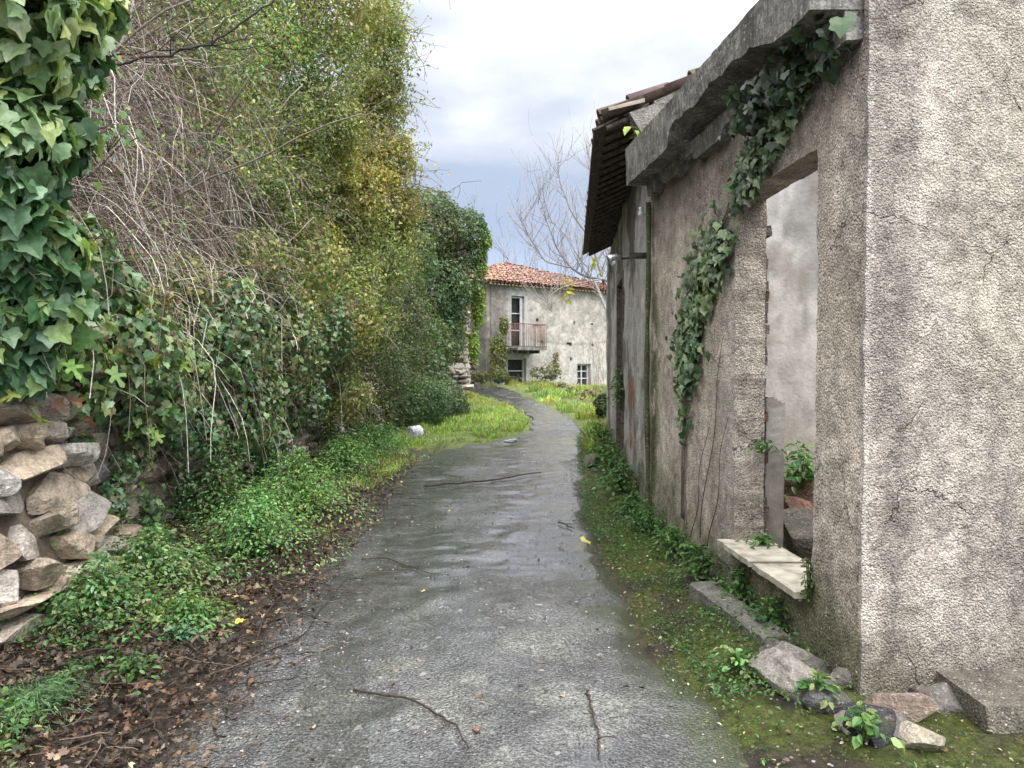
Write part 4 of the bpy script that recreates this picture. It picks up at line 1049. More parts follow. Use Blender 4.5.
# fig leaves: individual sprigs
def sprig(label, px, py, Y, n, size, cols, tmpl=FIG, name='fig_sprig', spread=.12, group='fig sprigs on the left bank'):
    c = at(px, py, Y); t = thing(name, c, label, 'plant', group)
    mb = MB(); P = []; 
    for k in range(n):
        tip = c + R.normal(size=3) * np.array([spread, spread * .6, spread * .8]); P.append(tip)
        m_ = (c + tip) / 2 + np.array([0, 0, .02]); mb.tube([c + np.array([-.12, .12, -.02]), m_, tip], .0022, 4, (.2, .2, .08))
    P = np.array(P)
    mb.build('stalks', MAT['bark'], t)
    leafmesh('leaves', P, np.array([.25, -.75, .5]) + R.normal(size=(n, 3)) * .3, R.normal(size=(n, 3)) * .5 + np.array([.1, 0, -1]), R.uniform(size * .8, size * 1.2, n), pal(n, cols, var=.15), tmpl, MAT['leaf'], t)
FC = [(.14, .26, .06), (.20, .33, .08), (.10, .2, .07)]
sprig('pair of broad pale green lobed leaves over the dark ivy at far left', 62, 335, 3.9, 3, .13, FC)
sprig('bright lobed leaf cluster right of the broad pair', 100, 345, 4.2, 3, .12, FC)
sprig('single yellow green lobed leaf below the dry canes', 152, 335, 5.0, 2, .11, [(.25, .33, .06)])
sprig('small yellow leaf spray under the brambles', 134, 318, 5.0, 3, .07, [(.5, .42, .05)])
sprig('little row of pale lobed leaves in the middle of the ivy', 160, 380, 5.2, 4, .085, FC, spread=.13)
sprig('lobed pale leaves low in front of the ivy above the stones', 150, 420, 5.0, 4, .085, FC, spread=.13)
sprig('yellowing drooping leaves at the left edge above the stones', 22, 400, 4.0, 5, .085, [(.38, .40, .1), (.22, .3, .08)], spread=.1)
sprig('green leaves on a thin stalk among the upper dry canes', 120, 145, 4.4, 10, .085, [(.10, .22, .08), (.16, .28, .1)], MAPLE, spread=.15)
sprig('bright lobed leaf low at the right end of the ivy curtain', 245, 285, 7, 3, .12, FC)
sprig('green vine leaves drooping over the stone wall face', 35, 525, 4.3, 7, .08, [(.12, .25, .06), (.2, .3, .1)], OVAL, spread=.13)
sprig('dry brown curled leaves hanging above the stones', 60, 410, 4.4, 4, .08, [(.25, .13, .08)], MAPLE)

# hanging twigs over the sky (top centre) and bare trees
def baretree(label, base, H, seed_dir, depth, r, col, name='bare_tree', kids=None, **kw):
    t = thing(name, base, label, 'tree'); mb = MB()
    p = np.array(base, float)
    n = 8; d = nrm(np.array(seed_dir)); pts = [p]
    grow(mb, p, d, H, r, depth, col, 7, **kw)
    mb.build('branches', MAT['bark'], t); return t
st_ = R
t = thing('fig_tree', (3.3, 19.5, .4), 'leafless pale fig tree with upswept twigs behind the outbuilding', 'tree')
mb = MB()
tr = [np.array([3.3, 19.5, .3]), np.array([3.2, 19.5, 2.0]), at(622, 288, 19.5)]
mb.tube(tr, [.12, .1, .07], 8, (.3, .28, .26))
main = np.array([at(622, 288, 19.5), at(604, 279, 19.3), at(585, 277, 19.2), at(570, 268, 19), at(556, 248, 19), at(548, 225, 18.9), at(538, 205, 18.8)])
low = np.array([at(604, 279, 19.3), at(580, 283, 19), at(560, 288, 18.8), at(545, 300, 18.6), at(552, 312, 18.6)])
m2 = np.array([at(604, 285, 19.4), at(590, 240, 19.4), at(572, 215, 19.2), at(560, 185, 19.2), at(556, 160, 19.2)])
m3 = np.array([at(615, 285, 19.5), at(604, 230, 19.7), at(596, 190, 19.7), at(590, 160, 19.7)])
m4 = np.array([at(570, 268, 19), at(545, 262, 18.9), at(530, 240, 18.8), at(520, 215, 18.7)])
TW = (.30, .27, .26)
for br_, r in ((main, .05), (low, .025), (m2, .035), (m3, .03), (m4, .025)):
    tt = np.linspace(0, len(br_) - 1, 22); q = np.stack([np.interp(tt, np.arange(len(br_)), br_[:, k]) for k in range(3)], 1)
    kk = np.array([.25, .5, .25]); q[1:-1] = np.stack([np.convolve(q[:, k], kk, 'valid') for k in range(3)], 1)
    rr = np.linspace(r, .008, 22); mb.tube(q, rr, 6, TW)
    for j in range(22):
        if j < 3 and r > .04: continue
        for _ in range(2):
            if R.random() < .68:
                a = R.uniform(-1, 1)
                grow(mb, q[j], (a * .7, R.uniform(-.5, .5), R.uniform(.15, .9)), R.uniform(.5, 1.3), max(.008, rr[j] * .4), 1, TW, 5, (2, 4), .45, .35, .7, .55, rmin=.0045)
mb.build('branches', MAT['bark'], t)
P = np.array([at(595 + R.normal() * 3, 262 + R.normal() * 4, 18.8) for _ in range(14)] + [at(568 + R.normal() * 3, 290 + R.normal() * 7, 18.6) for _ in range(22)])
leafmesh('last_leaves', P, rdir(36), rdir(36) + np.array([0, 0, -1]), R.uniform(.08, .16, 36), pal(36, [(.4, .36, .06), (.3, .33, .08)]), MAPLE, MAT['leaf'], t)
t = thing('bare_tree', (-1.5, 36, .8), 'grey leafless tree just behind the right edge of the ivy ruin', 'tree'); mb = MB()
for k in range(6): grow(mb, np.array([-1.6, 36.5, .8]), (R.uniform(-.25, .4), R.uniform(-.2, .2), 1), 5.2, .07, 3, (.24, .23, .24), 5, (4, 5), .45, .3, .3, .52, rmin=.007)
mb.build('branches', MAT['bark'], t)
t = thing('bare_tree', (6.2, 27, .8), 'leafless tree rising behind the outbuilding roof', 'tree'); mb = MB()
for k in range(4): grow(mb, np.array([4.4, 25.5, .6]), (R.uniform(-.35, .1), R.uniform(-.2, .2), 1), 4.8, .08, 3, (.28, .27, .27), 5, (3, 5), .45, .3, .3, .55, rmin=.007)
mb.build('branches', MAT['bark'], t)
t = thing('twig', at(395, 5, 9.5), 'thin arching twigs sticking out of the bank trees against the sky', 'twig'); mb = MB()
for pts in ([(375, 10), (400, 20), (414, 45), (420, 62), (428, 80)], [(370, 0), (395, 2), (420, 1), (450, -2)], [(380, 130), (400, 138), (412, 150)], [(385, 175), (408, 160), (430, 150)], [(390, 190), (415, 195), (440, 215), (452, 235)], [(375, 60), (396, 50), (408, 58)], [(392, 200), (420, 185), (445, 195), (462, 185)]):
    q = np.array([at(x, y, 12) for x, y in pts]); tt = np.linspace(0, len(q) - 1, 14); q = np.stack([np.interp(tt, np.arange(len(q)), q[:, k]) for k in range(3)], 1) + R.normal(size=(14, 3)) * .015
    mb.tube(q, np.linspace(.008, .004, 14), 4, (.13, .1, .09))
    for j in range(3, 14):
        if R.random() < .7: mb.tube(arc(q[j], rdir(1)[0] * np.array([1, .4, 1]), R.uniform(.1, .35), 4, .3, .4), np.linspace(.0045, .003, 5), 3, (.16, .12, .1))
mb.build('twigs', MAT['bark'], t)

# ivy strand on the ruin's side wall
rv = thing('ivy', (1.4, 5, 1.2), 'ivy strand climbing the roughcast wall left of the window opening up to the eave', 'ivy')
path = np.array([(3.36, 3.12, .05), (3.7, 3.05, .08), (4.06, 2.95, .11), (4.4, 2.84, .15), (4.72, 2.70, .21), (5.05, 2.55, .27), (5.3, 2.38, .28), (5.6, 2.1, .25), (5.8, 1.8, .22), (5.88, 1.5, .15), (5.95, 1.2, .10), (5.98, .85, .05), (6.0, .5, .05), (6.0, .3, .05)])
n = 4200; tt = R.uniform(0, 1, n) ** .9 * (len(path) - 1)
ps, pz_, pw = [np.interp(tt, np.arange(len(path)), path[:, k]) for k in range(3)]
keep = (R.random(n) < np.clip((pw / .22) ** 1.5, .08, 1)) & (fbm(np.stack([ps, pz_, ps * 0], 1) + R.normal(size=(n, 1)) * .03, 4, 2, 3) > .47)
ps, pz_, pw = ps[keep], pz_[keep], pw[keep]; n = len(ps)
ofs = R.normal(size=n) * pw * .85; ps = ps + ofs * .9; pz_ = pz_ + R.normal(size=n) * pw * .35
P = W1(ps, pz_, R.uniform(.02, .06, n)); Nn = np.array([-.8, -.35, .35]) + R.normal(size=(n, 3)) * .28
leafmesh('leaves', P, Nn, R.normal(size=(n, 3)) * .3 + np.array([0, -.25, -1]), R.uniform(.03, .085, n), pal(n, [(.03, .06, .025), (.045, .09, .04), (.07, .13, .06), (.12, .18, .09)]), IVY, MAT['leaf_gloss'], rv)
mb = MB()
for k in range(7):
    s = np.interp(np.linspace(0, 13, 50), np.arange(14), path[:, 0]) + .06 * np.sin(np.linspace(0, 9, 50) + k * 1.3) * (.3 + .1 * k); z = np.interp(np.linspace(0, 13, 50), np.arange(14), path[:, 1])
    mb.tube(W1(s, z, .022 + 0 * s), .004, 4, (.1, .08, .06))
for k, (s0, z0, s1, z1) in enumerate(((5.55, .25, 5.05, 1.75), (5.35, .2, 4.98, 1.2), (5.75, .2, 5.4, 1.1))):
    t = np.linspace(0, 1, 30); s = s0 + (s1 - s0) * t + .04 * np.sin(t * 9 + k); z = z0 + (z1 - z0) * t
    mb.tube(W1(s, z, .02 + 0 * s), np.linspace(.005, .002, 30), 4, (.07, .055, .045))
mb.build('stems', MAT['bark'], rv)
# dark ivy growing along beneath the eave, near the corner
n = 190; ps = R.uniform(3.4, 4.6, n); P = W1(ps, 3.08 + R.uniform(-.13, .12, n) - .02 * (4.5 - ps), R.uniform(.03, .22, n))
leafmesh('eave_leaves', P, np.array([-.6, -.5, .1]) + R.normal(size=(n, 3)) * .4, R.normal(size=(n, 3)) * .4 + np.array([0, -.2, -1]), R.uniform(.04, .08, n), pal(n, [(.015, .03, .013), (.03, .06, .025)]), IVY, MAT['leaf_gloss'], rv)
P = np.array([at(838, 22, 3.15)]); leafmesh('hanging_leaf', P, np.array([[-.2, -1, .2]]), np.array([[.1, 0, -1.]]), np.array([.09]), np.array([[.07, .12, .05]]), IVY, MAT['leaf_gloss'], rv)
# fern sprout growing on the eave's far end
sprig('bright green sprout growing on top of the far end of the concrete eave', 643, 135, 7.1, 9, .11, [(.2, .38, .05), (.3, .45, .1)], OVAL, 'sprout', .07, 'sprouts')

# weeds
def weed(label, x, y, rad, h, n, size, cols, tmpl=OVAL, name='weed', cat='weed', group=None, z=None, mat='leaf'):
    z0 = float(gz(np.array(x), np.array(y))) if z is None else z
    t = thing(name, (x, y, z0), label, cat, group)
    a = R.uniform(0, 2 * math.pi, n); r = np.minimum(1.5, np.abs(R.normal(size=n)) * .62) * rad * (.75 + .8 * (fbm(np.stack([np.cos(a) + x * 3, np.sin(a) + y * 3, 0 * a], 1), 1.3, 3) - .2))
    nz_ = fbm(np.stack([x + np.cos(a) * r, y + np.sin(a) * r, 0 * a], 1), 2.2 / max(rad, .1), 3, 5); hh = np.clip(1 - (r / rad) ** 2 * .45, .12, 1) * h * R.uniform(.3, 1.15, n) * (.35 + 1.3 * nz_)
    P = np.stack([x + np.cos(a) * r, y + np.sin(a) * r, z0 + hh], 1)
    Nn = np.stack([np.cos(a) * r / rad * .6, np.sin(a) * r / rad * .6, 1 + 0 * a], 1) + R.normal(size=(n, 3)) * .3
    D = np.stack([np.cos(a), np.sin(a), -.1 + 0 * a], 1) + R.normal(size=(n, 3)) * .5
    leafmesh('leaves', P, Nn, D, R.uniform(size * .6, size * 1.3, n), pal(n, cols), tmpl, MAT[mat], t)
    mb = MB()
    for k in range(min(n, 60)):
        b = np.array([x + (P[k, 0] - x) * .35, y + (P[k, 1] - y) * .35, z0 - .01]); mb.tube([b, (b + P[k]) / 2 + np.array([0, 0, h * .1]), P[k]], .0022, 3, (.08, .13, .04), False)
    mb.build('stalks', MAT['bark'], t)
    return t
WD = [(.05, .12, .03), (.08, .18, .045), (.035, .085, .025), (.11, .2, .06)]
p = at(738, 700, 3.55); weed('fresh leafy weed at the road edge left of the long pale stone', 1.09, 3.6, .13, .12, 90, .04, FRESH + [(.2, .26, .08)])
p = at(822, 688, 3.2); weed('broad leaved green weed in the crook above the slate stone', p[0], 3.2, .07, .07, 46, .05, FRESH, z=p[2] - .03)
p = at(868, 728, 2.86); weed('broad leaved green weed rooted above the black stone', p[0], 2.86, .08, .08, 52, .048, FRESH, z=p[2] - .04)
p = at(848, 748, 3.0); weed('small trailing weed left of the black stone', p[0], 3.0, .06, .1, 26, .035, FRESH, z=p[2] - .03)
weed('small plant growing out of the window jamb beside the plaster stub', 1.66, 4.86, .09, .08, 60, .035, WD, z=.98)
weed('fern tuft on the marble sill against the jamb stub', 1.62, 4.78, .10, .06, 60, .04, WD, z=.39)
weed('dark climbing plant at the near lower corner of the window opening', 1.52, 3.76, .035, .22, 90, .03, GREEN_DARK, z=.33)
k = 0
LB = ['under the near half of the sill', 'under the far half of the sill', 'beyond the far end of the kerb slab', 'at the foot of the wall where the ivy strand starts', 'at the foot of the mossy drainpipe', 'where the two right hand buildings meet',
      'below the red brick patch of the outbuilding', 'in front of the outbuilding door', 'beside the squarish dark stone', 'past the outbuilding door', 'at the far corner of the outbuilding']
for (y, rad, h, n) in ((4.1, .15, .16, 260), (4.6, .17, .18, 300), (5.1, .2, .2, 420), (5.8, .2, .2, 420), (6.6, .22, .24, 420), (7.4, .2, .2, 400), (8.6, .25, .3, 380), (10.0, .3, .32, 400), (11.6, .3, .3, 380), (13.2, .3, .3, 380), (15.2, .35, .35, 380)):
    x = (1.765 - .059 * y if y < 7.2 else .75 + .082 * y) - rad * (.75 if y > 4.9 else .4)
    weed('low dark green leafy weeds ' + LB[k], x, y, rad, h, n, .038 if y < 8 else .06, WD, OVAL if y < 8 else DIA, group='weeds along the right wall'); k += 1
# ground cover on the right verge
def cover(name, n, xf, yr, h, size, cols, tmpl, label, mat='leaf', thr=.45, fq=2.2, seed=0, flat=.5, bias=None, w=None):
    y = R.uniform(yr[0] ** .5, yr[1] ** .5, n * 3) ** 2; a, b = xf(y); x = a + (b - a) * R.uniform(0, 1, n * 3)
    P = np.stack([x, y, 0 * x], 1); f = fbm(P, fq, 4, seed); k = f > thr
    if bias is not None: k &= R.random(len(x)) < bias(x, y)
    x, y, f = x[k][:n], y[k][:n], f[k][:n]; m = len(x)
    z = gz(x, y) + h * R.uniform(.05, 1, m) * ss(thr, thr + .2, f)
    P = np.stack([x, y, z + .012], 1)
    Nn = np.array([0, 0, 1]) + R.normal(size=(m, 3)) * flat
    o = leafmesh(name, P, Nn, R.normal(size=(m, 3)), R.uniform(size * .5, size * 1.4, m), pal(m, cols, w), tmpl, MAT[mat])
    return tag(o, label, name.replace('_', ' '), kind='stuff')
wallx2 = lambda y: np.where(y < 3.25, 2.9, wallx(y))
wallx = lambda y: np.where(y < 7.2, 1.765 - .059 * y, .75 + .082 * y)
cover('ground_cover', 12000, lambda y: (wallx(y) - .66, wallx2(y) - .02), (2.3, 16), .09, .022, WD + [(.1, .13, .04)], OVAL, 'low mixed weeds and moss along the foot of the right hand walls', thr=.42, seed=31)
cover('moss', 26000, lambda y: (.74 + 0 * y, wallx2(y) - .05), (2.3, 9), .012, .009, [(.10, .14, .02), (.14, .18, .03), (.06, .09, .02)], DIA, 'bright moss on the verge at the right road edge', thr=.40, seed=33, flat=.8)

# left verge: nettles and leafy weeds
NL = ['bright nettle clump in the middle of the left verge, the largest one', 'bright nettle clump just beyond the largest one', 'leafy green clump nearest the bare stone wall', 'green clump between the stone wall and the big nettles',
      'low clump creeping out onto the leaf litter', 'green clump at the foot of the wall far along the verge', 'farthest green clump before the grass begins', 'dull green clump under the drooping bush', 'sparse weed by the litter nearest the camera', 'nettles at the wall foot behind the largest clump', 'blue green broad leaved weed on the litter']
for i, (px, py, rad, h, n, size, cols) in enumerate([(255, 545, .48, .34, 1700, .04, FRESH), (300, 508, .5, .38, 1500, .045, FRESH), (95, 610, .30, .26, 520, .05, FRESH + GREEN_IVY), (150, 580, .36, .26, 900, .045, FRESH + GREEN_IVY),
        (185, 610, .26, .13, 330, .045, FRESH), (345, 470, .55, .4, 1000, .055, FRESH + WD), (372, 452, .6, .45, 1000, .055, FRESH + WD), (330, 455, .5, .6, 900, .06, GREEN_IVY), (125, 660, .16, .1, 90, .05, WD), (215, 520, .42, .5, 1200, .045, FRESH + GREEN_IVY), (180, 625, .14, .08, 50, .05, [(.08, .17, .11), (.1, .2, .1)])]):
    Y = F * CH / (py - HZ); Y = F * (CH - .12) / (py - HZ); x = (px - 512) / F * Y
    weed(NL[i], x, Y, rad, h * (1.35 if i < 2 or i == 9 else 1.1), int(n * 2.1), size * .75, [tuple(min(1, v * (1.3 if i < 2 else 1.1)) for v in c_) for c_ in cols], OVAL, name='nettle_clump' if i < 2 else 'weed', group='green clumps on the left verge')
weed('fine pale green feathery grass tuft at the left edge near the camera', -2.12, 3.2, .24, .12, 2600, .042, [(.10, .2, .08), (.15, .24, .11)], BLADE, name='grass_tuft', cat='grass tuft')
cover('verge_weeds', 21000, lambda y: (-3.1 + 0 * y, -1.75 + .25 * np.sin(y * 1.3)), (2.6, 16), .20, .032, FRESH + WD, OVAL, 'small green weeds scattered along the foot of the left stone wall', thr=.43, fq=1.5, seed=35, bias=lambda x, y: ss(-1.45, -2.4, x))
# leaf litter
cover('leaf_litter', 22000, lambda y: (-3.05 + 0 * y, -1.05 - .04 * y), (2.2, 12.5), .04, .034, LITTER, MAPLE, 'brown fallen leaves covering the left verge', 'litter', thr=.2, fq=2, seed=36, flat=.55,
      bias=lambda x, y: .15 + .85 * ss(-1.05, -1.75, x + .03 * y), w=[3, 2, 4, .7, 5, 3])
cover('leaf_litter', 260, lambda y: (-1.3 + 0 * y, .9 + 0 * y), (2.6, 13), .0, .03, LITTER + [(.35, .3, .12)], MAPLE, 'scattered single dead leaves on the wet road', 'litter', thr=.2, seed=37, flat=.15)
cover('leaf_litter', 1500, lambda y: (.75 + 0 * y, wallx2(y) - .05), (2.3, 12), .01, .022, LITTER + [(.35, .3, .12), (.45, .42, .3)], OVAL, 'small pale and brown leaves on the right verge', 'litter', thr=.3, seed=38, flat=.3)
# yellow leaf on the road
tag(leafmesh('fallen_leaf', np.array([[.60, 6.35, .03]]), np.array([[.1, -.3, 1.]]), np.array([[1, .2, 0.]]), np.array([.12]), np.array([[.55, .45, .10]]), MAPLE, MAT['litter'], None, origin=(.6, 6.35, .03)), 'single yellow fallen leaf at the right side of the wet road', 'leaf')
tag(leafmesh('fallen_leaf', np.array([[-1.62, 4.3, .05]]), np.array([[.1, -.3, 1.]]), np.array([[1, .2, 0.]]), np.array([.06]), np.array([[.6, .5, .06]]), MAPLE, MAT['litter'], None, origin=(-1.62, 4.3, .05)), 'small bright yellow leaf on the dark litter at the left road edge', 'leaf')
# twig litter
mb = MB()
for k in range(1100):
    y = R.uniform(1.6, 3.4) ** 2; x = R.uniform(-2.9, -1.2 - .04 * y) if R.random() < .85 else R.uniform(-1.5, -1.0)
    a = R.uniform(0, 6.3); L = R.uniform(.06, .4); q = np.stack([x + np.cos(a) * np.linspace(0, L, 6), y + np.sin(a) * np.linspace(0, L, 6)], 1) + R.normal(size=(6, 2)) * .008
    z = gz(q[:, 0], q[:, 1]) + .025 + R.uniform(0, .03)
    mb.tube(np.column_stack([q, z]), R.uniform(.0015, .004), 3, np.array([(.07, .045, .035), (.13, .095, .07), (.035, .024, .02)][R.integers(3)]) * R.uniform(.6, 1.2), False)
tag(mb.build('twig_litter', MAT['bark']), 'short dead twigs and stalks mixed through the left leaf litter', 'twigs', kind='stuff')
# individual sticks, given as ground positions
def gp(px, py): Y = F * (CH - .01) / (py - HZ); return ((px - 512) / F * Y, Y)
ST_ = [('curved dark stick on the road, nearest the camera', [(352, 693), (385, 699), (410, 706), (440, 722), (458, 737), (467, 757)], .007),
       ('thin dark stick near the bottom right of the road', [(589, 699), (592, 720), (600, 745), (598, 765)], .006),
       ('long straight stick lying across the lane before the grass', [(424, 488), (460, 486), (500, 480), (541, 474)], .014),
       ('faint bent stick across the left half of the road', [(360, 562), (385, 562), (410, 570), (432, 579)], .006),
       ('dark forked stick along the edge of the left litter', [(252, 655), (262, 620), (285, 598), (315, 583), (345, 565)], .008),
       ('pale dry stalk arching over the left litter', [(215, 560), (235, 590), (190, 640), (195, 695)], .004),
       ('short reddish stick at the bottom left litter', [(140, 700), (150, 735), (168, 762)], .006),
       ('short dark stick on the road beyond the bent one', [(558, 524), (568, 528), (574, 531)], .008),
       ('long thin twig running along the road edge from the litter', [(240, 668), (300, 640), (330, 600), (352, 575)], .004)]
for lab, pts, r in ST_:
    g0 = np.array([gp(*q) for q in pts]); tt = np.linspace(0, len(g0) - 1, 22); q = np.stack([np.interp(tt, np.arange(len(g0)), g0[:, k]) for k in range(2)], 1)
    for _ in range(2): q[1:-1] = (q[:-2] + q[1:-1] * 2 + q[2:]) / 4
    q += R.normal(size=q.shape) * .004; z = gz(q[:, 0], q[:, 1]) + .016 + r + .01 * np.abs(np.sin(np.linspace(0, 5, 22)))
    mb = MB(); mb.tube(np.column_stack([q, z]), np.linspace(r, r * .5, 22), 6, (.045, .032, .026))
    for j in (8, 15):
        mb.tube(arc((q[j, 0], q[j, 1], z[j]), (R.normal(), R.normal(), .1), R.uniform(.05, .14), 4, .1, .3), np.linspace(r * .5, .0015, 5), 4, (.045, .032, .026))
    tag(mb.build('stick', MAT['bark'], None, origin=(q[0, 0], q[0, 1], z[0])), lab, 'stick')
# loose gravel on the road
mb = MB()
n = 2600
yy = R.uniform(2.5 ** .5, 13 ** .5, n) ** 2; xx = R.uniform(-1.7, 1.1, n); rd = road_d(xx, yy)
ok = (rd < .05) & ((fbm(np.stack([xx, yy, xx * 0], 1), 1.6, 3, 40) > .47) | (rd > -.25))
B0, F0 = ico(0)
vy = R.uniform(2.3 ** .5, 7 ** .5, 1500) ** 2; vx = R.uniform(.8, 2.7, 1500); vk = (vx < wallx2(vy) - .03) & (fbm(np.stack([vx, vy, vx * 0], 1), 2.5, 3, 41) > .46)
xx = np.concatenate([xx[ok], vx[vk], vx[vk] * .3 - 1.7]); yy = np.concatenate([yy[ok], vy[vk], vy[vk] * 1.3]); ok = np.ones(len(xx), bool)
for x, y in zip(xx[ok], yy[ok]):
    s = R.uniform(.003, .008) * (1.8 if R.random() < .05 else 1)
    V = B0 * s * np.array([R.uniform(.7, 1.3), R.uniform(.7, 1.3), .6]); mb.add(V + np.array([x, y, float(gz(np.array(x), np.array(y))) + .013 + s * .3]), [F0], np.array([(.3, .29, .26), (.12, .11, .1), (.45, .43, .4), (.2, .15, .12)][R.integers(4)]) * R.uniform(.6, 1.1))
tag(mb.build('gravel', MAT['stone']), 'loose grit scattered over the worn road and its verges', 'gravel', kind='stuff')

# grass
def grass(name, n, inside, box, h, cols, label, w=.16, seed=0, thr=.40):
    x = R.uniform(box[0], box[1], n * 3); y = R.uniform(box[2], box[3], n * 3)
    f = fbm(np.stack([x, y, 0 * x], 1), 1.6, 4, seed); k = inside(x, y) & (f > thr); x, y, f = x[k][:n], y[k][:n], f[k][:n]; m = len(x)
    P = np.stack([x, y, gz(x, y) - .005], 1); D = np.array([0, 0, 1.]) + R.normal(size=(m, 3)) * .45; N_ = rdir(m) * np.array([1, 1, .2])
    T = (BLADE[0] * np.array([w / .1, 1, 1]), BLADE[1])
    o = leafmesh(name, P, N_, D, h * R.uniform(.3, 1.5, m) * (.1 + 1.8 * ss(.4, .7, f)), pal(m, cols), T, MAT['leaf']); return tag(o, label, 'grass', kind='stuff')
GC = [(.23, .37, .07), (.30, .44, .09), (.15, .24, .06), (.36, .36, .16), (.30, .26, .14)]
rdf = lambda x, y: road_d(x, y)
grass('grass', 42000, lambda x, y: (rdf(x, y) > .02 + .25 * R.random(len(x))) & (x < .8) & (x > -2.3 + .0 * y) & (x < 1.2 - .0 * y) & (y > 13.3 + 1.0 * R.random(len(x))) & (x < RS[np.clip(np.searchsorted(RS[:, 1], y), 0, len(RS) - 1), 0]), (-2.4, 1.2, 13, 30), .085, GC, 'bright short grass patch in the inside of the lane bend', seed=50, w=.22)
grass('grass', 42000, lambda x, y: (rdf(x, y) > .02 + .15 * R.random(len(x))) & (x > RS[np.clip(np.searchsorted(RS[:, 1], y), 0, len(RS) - 1), 0]) & (x < .9 + .082 * y + np.where(y > 16.3, 2.5, -.2)), (-1.5, 5, 12.5, 32), .11, GC, 'bright grass mound between the lane bend and the farmhouse', seed=51, w=.2)
grass('grass', 1800, lambda x, y: rdf(x, y) > -.12, (-2.2, -1.2, 9, 13.5), .06, GC, 'thin grass at the left edge of the road before the bend', seed=52, thr=.5)
# dry stems and bushes below the far house
plant_blob('dry_shrub', 'straw coloured dry shrub below the small farmhouse window', 'shrub', [B(575, 395, 29, 10, 1.2, .9), B(590, 402, 25, 10, 1, 1.3), B(562, 388, 30, 6)], 1800, .12, [(.28, .24, .13), (.2, .2, .08), (.14, .17, .06)], gap=.4, stems=130, stemcol=(.32, .27, .2), seed=61)
plant_blob('shrub', 'dark green shrub at the foot of the dry one', 'shrub', [B(571, 397, 26, 8, 1, 1), B(603, 405, 19, 8, 1, 1.5)], 1500, .1, GREEN_DARK + [(.1, .14, .05)], gap=.3, stems=20, seed=62)
plant_blob('climber', 'yellow green climber on the farmhouse wall left of the lower door', 'climbing plant', [B(498, 355, 31.4, 9, 1, 2.4), B(504, 325, 31.8, 5, 1, 2), B(500, 375, 30.8, 8, 1.3, 1)], 2200, .12, [(.15, .18, .06), (.2, .22, .08), (.09, .12, .04)], gap=.38, stems=60, stemcol=(.25, .2, .16), seed=63)
plant_blob('climber', 'sparse creeper on the farmhouse wall between door and window', 'climbing plant', [B(545, 372, 32, 12, 1.3, .8), B(556, 362, 32.5, 6, .5, 1.8)], 700, .13, [(.2, .22, .08), (.2, .15, .1)], gap=.45, stems=50, stemcol=(.3, .24, .2), seed=64)
plant_blob('shrub', 'brown and green scrub in front of the shaded stone wall by the farmhouse', 'shrub', [B(480, 376, 30.8, 8, 1.3, .8), B(515, 382, 30.5, 8, 1.6, .6), B(540, 384, 31, 7, 1.6, .6)], 1500, .1, [(.09, .12, .04), (.16, .14, .07)], gap=.35, stems=40, stemcol=(.22, .17, .13), seed=65)
mb = MB()
for k in range(40):
    p0 = np.array([R.uniform(2.2, 3.6), R.uniform(17.5, 26), 0]); p0[2] = float(gz(p0[0], p0[1]))
    mb.tube(arc(p0, (R.uniform(-.2, .2), 0, 1), R.uniform(.8, 2.2), 8, .2, .25), np.linspace(.008, .004, 9), 3, np.array([.2, .14, .12]) * R.uniform(.7, 1.5), False)
tag(mb.build('sapling_stems', MAT['bark']), 'thin bare upright stems beyond the outbuilding corner', 'saplings', kind='stuff')
weed('leafy green plant inside the ruin behind the rubble', 2.35, 6.0, .35, .3, 260, .07, FRESH + WD, z=.55)
weed('green plant sprouting in the outbuilding doorway', 1.62, 10.95, .16, .5, 160, .07, WD, z=.9)

# ------------------------------------------------------------------ sky, sun, camera
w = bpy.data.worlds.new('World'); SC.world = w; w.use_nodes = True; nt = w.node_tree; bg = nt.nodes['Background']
N = nt.nodes.new; Lk = nt.links.new
sky = N('ShaderNodeTexSky'); sky.sky_type = 'NISHITA'; sky.sun_disc = False; sky.sun_elevation = math.radians(52); sky.sun_rotation = math.radians(150)
tc = N('ShaderNodeTexCoord'); sp = N('ShaderNodeSeparateXYZ'); Lk(tc.outputs['Generated'], sp.inputs[0])
mpn = N('ShaderNodeMapping'); mpn.inputs['Scale'].default_value = (1, 1, 2.2); Lk(tc.outputs['Generated'], mpn.inputs[0])
ns = N('ShaderNodeTexNoise'); ns.inputs['Scale'].default_value = 2.6; ns.inputs['Detail'].default_value = 6; ns.inputs['Roughness'].default_value = .5; Lk(mpn.outputs[0], ns.inputs['Vector'])
ad = N('ShaderNodeMath'); ad.operation = 'MULTIPLY_ADD'; Lk(ns.outputs['Fac'], ad.inputs[0]); ad.inputs[1].default_value = .62; sb = N('ShaderNodeMath'); sb.operation = 'SUBTRACT'; Lk(sp.outputs['Z'], sb.inputs[0]); sb.inputs[1].default_value = .055; Lk(sb.outputs[0], ad.inputs[2])
rp = N('ShaderNodeValToRGB'); Lk(ad.outputs[0], rp.inputs[0]); e = rp.color_ramp.elements
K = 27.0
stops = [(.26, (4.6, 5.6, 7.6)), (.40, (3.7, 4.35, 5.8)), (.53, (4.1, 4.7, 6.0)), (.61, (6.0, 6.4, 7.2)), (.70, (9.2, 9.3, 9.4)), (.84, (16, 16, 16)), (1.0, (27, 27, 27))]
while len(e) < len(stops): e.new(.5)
for q, (p_, c_) in enumerate(stops): e[q].position = p_; e[q].color = tuple(v / K for v in c_) + (1,)
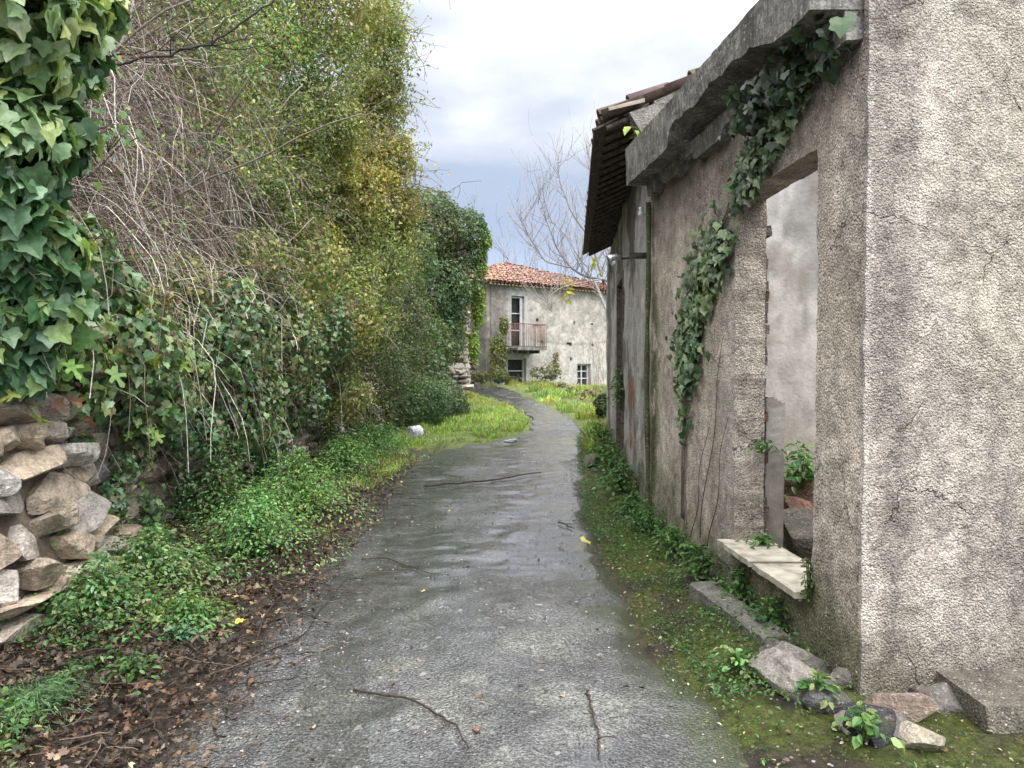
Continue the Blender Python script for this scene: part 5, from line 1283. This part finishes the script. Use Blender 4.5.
vm = N('ShaderNodeVectorMath'); vm.operation = 'SCALE'; vm.inputs['Scale'].default_value = K; Lk(rp.outputs[0], vm.inputs[0])
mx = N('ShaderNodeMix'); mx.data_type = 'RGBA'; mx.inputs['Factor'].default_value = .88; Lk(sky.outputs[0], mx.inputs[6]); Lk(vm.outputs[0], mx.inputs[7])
# cloud gain added around the hidden sun, behind the camera, to light the walls
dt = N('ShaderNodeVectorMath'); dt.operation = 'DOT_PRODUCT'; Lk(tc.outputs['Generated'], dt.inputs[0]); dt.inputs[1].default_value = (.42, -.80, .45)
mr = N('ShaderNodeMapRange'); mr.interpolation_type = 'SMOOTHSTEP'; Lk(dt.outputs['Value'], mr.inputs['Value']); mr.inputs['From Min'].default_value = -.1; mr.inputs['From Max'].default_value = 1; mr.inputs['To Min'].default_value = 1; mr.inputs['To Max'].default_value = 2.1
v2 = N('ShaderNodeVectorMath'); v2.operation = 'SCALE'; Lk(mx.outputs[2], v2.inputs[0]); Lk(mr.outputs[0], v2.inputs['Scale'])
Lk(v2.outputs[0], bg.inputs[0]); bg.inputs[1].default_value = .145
sl = bpy.data.lights.new('sun', 'SUN'); sl.energy = 1.5; sl.angle = math.radians(30); sl.color = (1, .96, .9)
so = bpy.data.objects.new('sun', sl); COL.objects.link(so)
az = math.radians(150); el = math.radians(52)
d = Vector((math.sin(az) * math.cos(el), math.cos(az) * math.cos(el), math.sin(el)))
so.rotation_euler = d.to_track_quat('Z', 'Y').to_euler(); so.location = (4, -6, 12)
cd = bpy.data.cameras.new('camera'); cd.sensor_width = 36; cd.lens = F / 1024 * 36; cd.clip_end = 2000; cd.clip_start = .05
co = bpy.data.objects.new('camera', cd); COL.objects.link(co); co.location = (0, 0, CH); co.rotation_euler = (math.radians(90) - math.atan((384 - HZ) / F), 0, 0)
SC.camera = co
SC.view_settings.view_transform = 'Standard'; SC.view_settings.look = 'None'; SC.view_settings.exposure = 0
SC.cycles.max_bounces = 6; SC.cycles.diffuse_bounces = 3; SC.cycles.glossy_bounces = 3; SC.cycles.transmission_bounces = 2
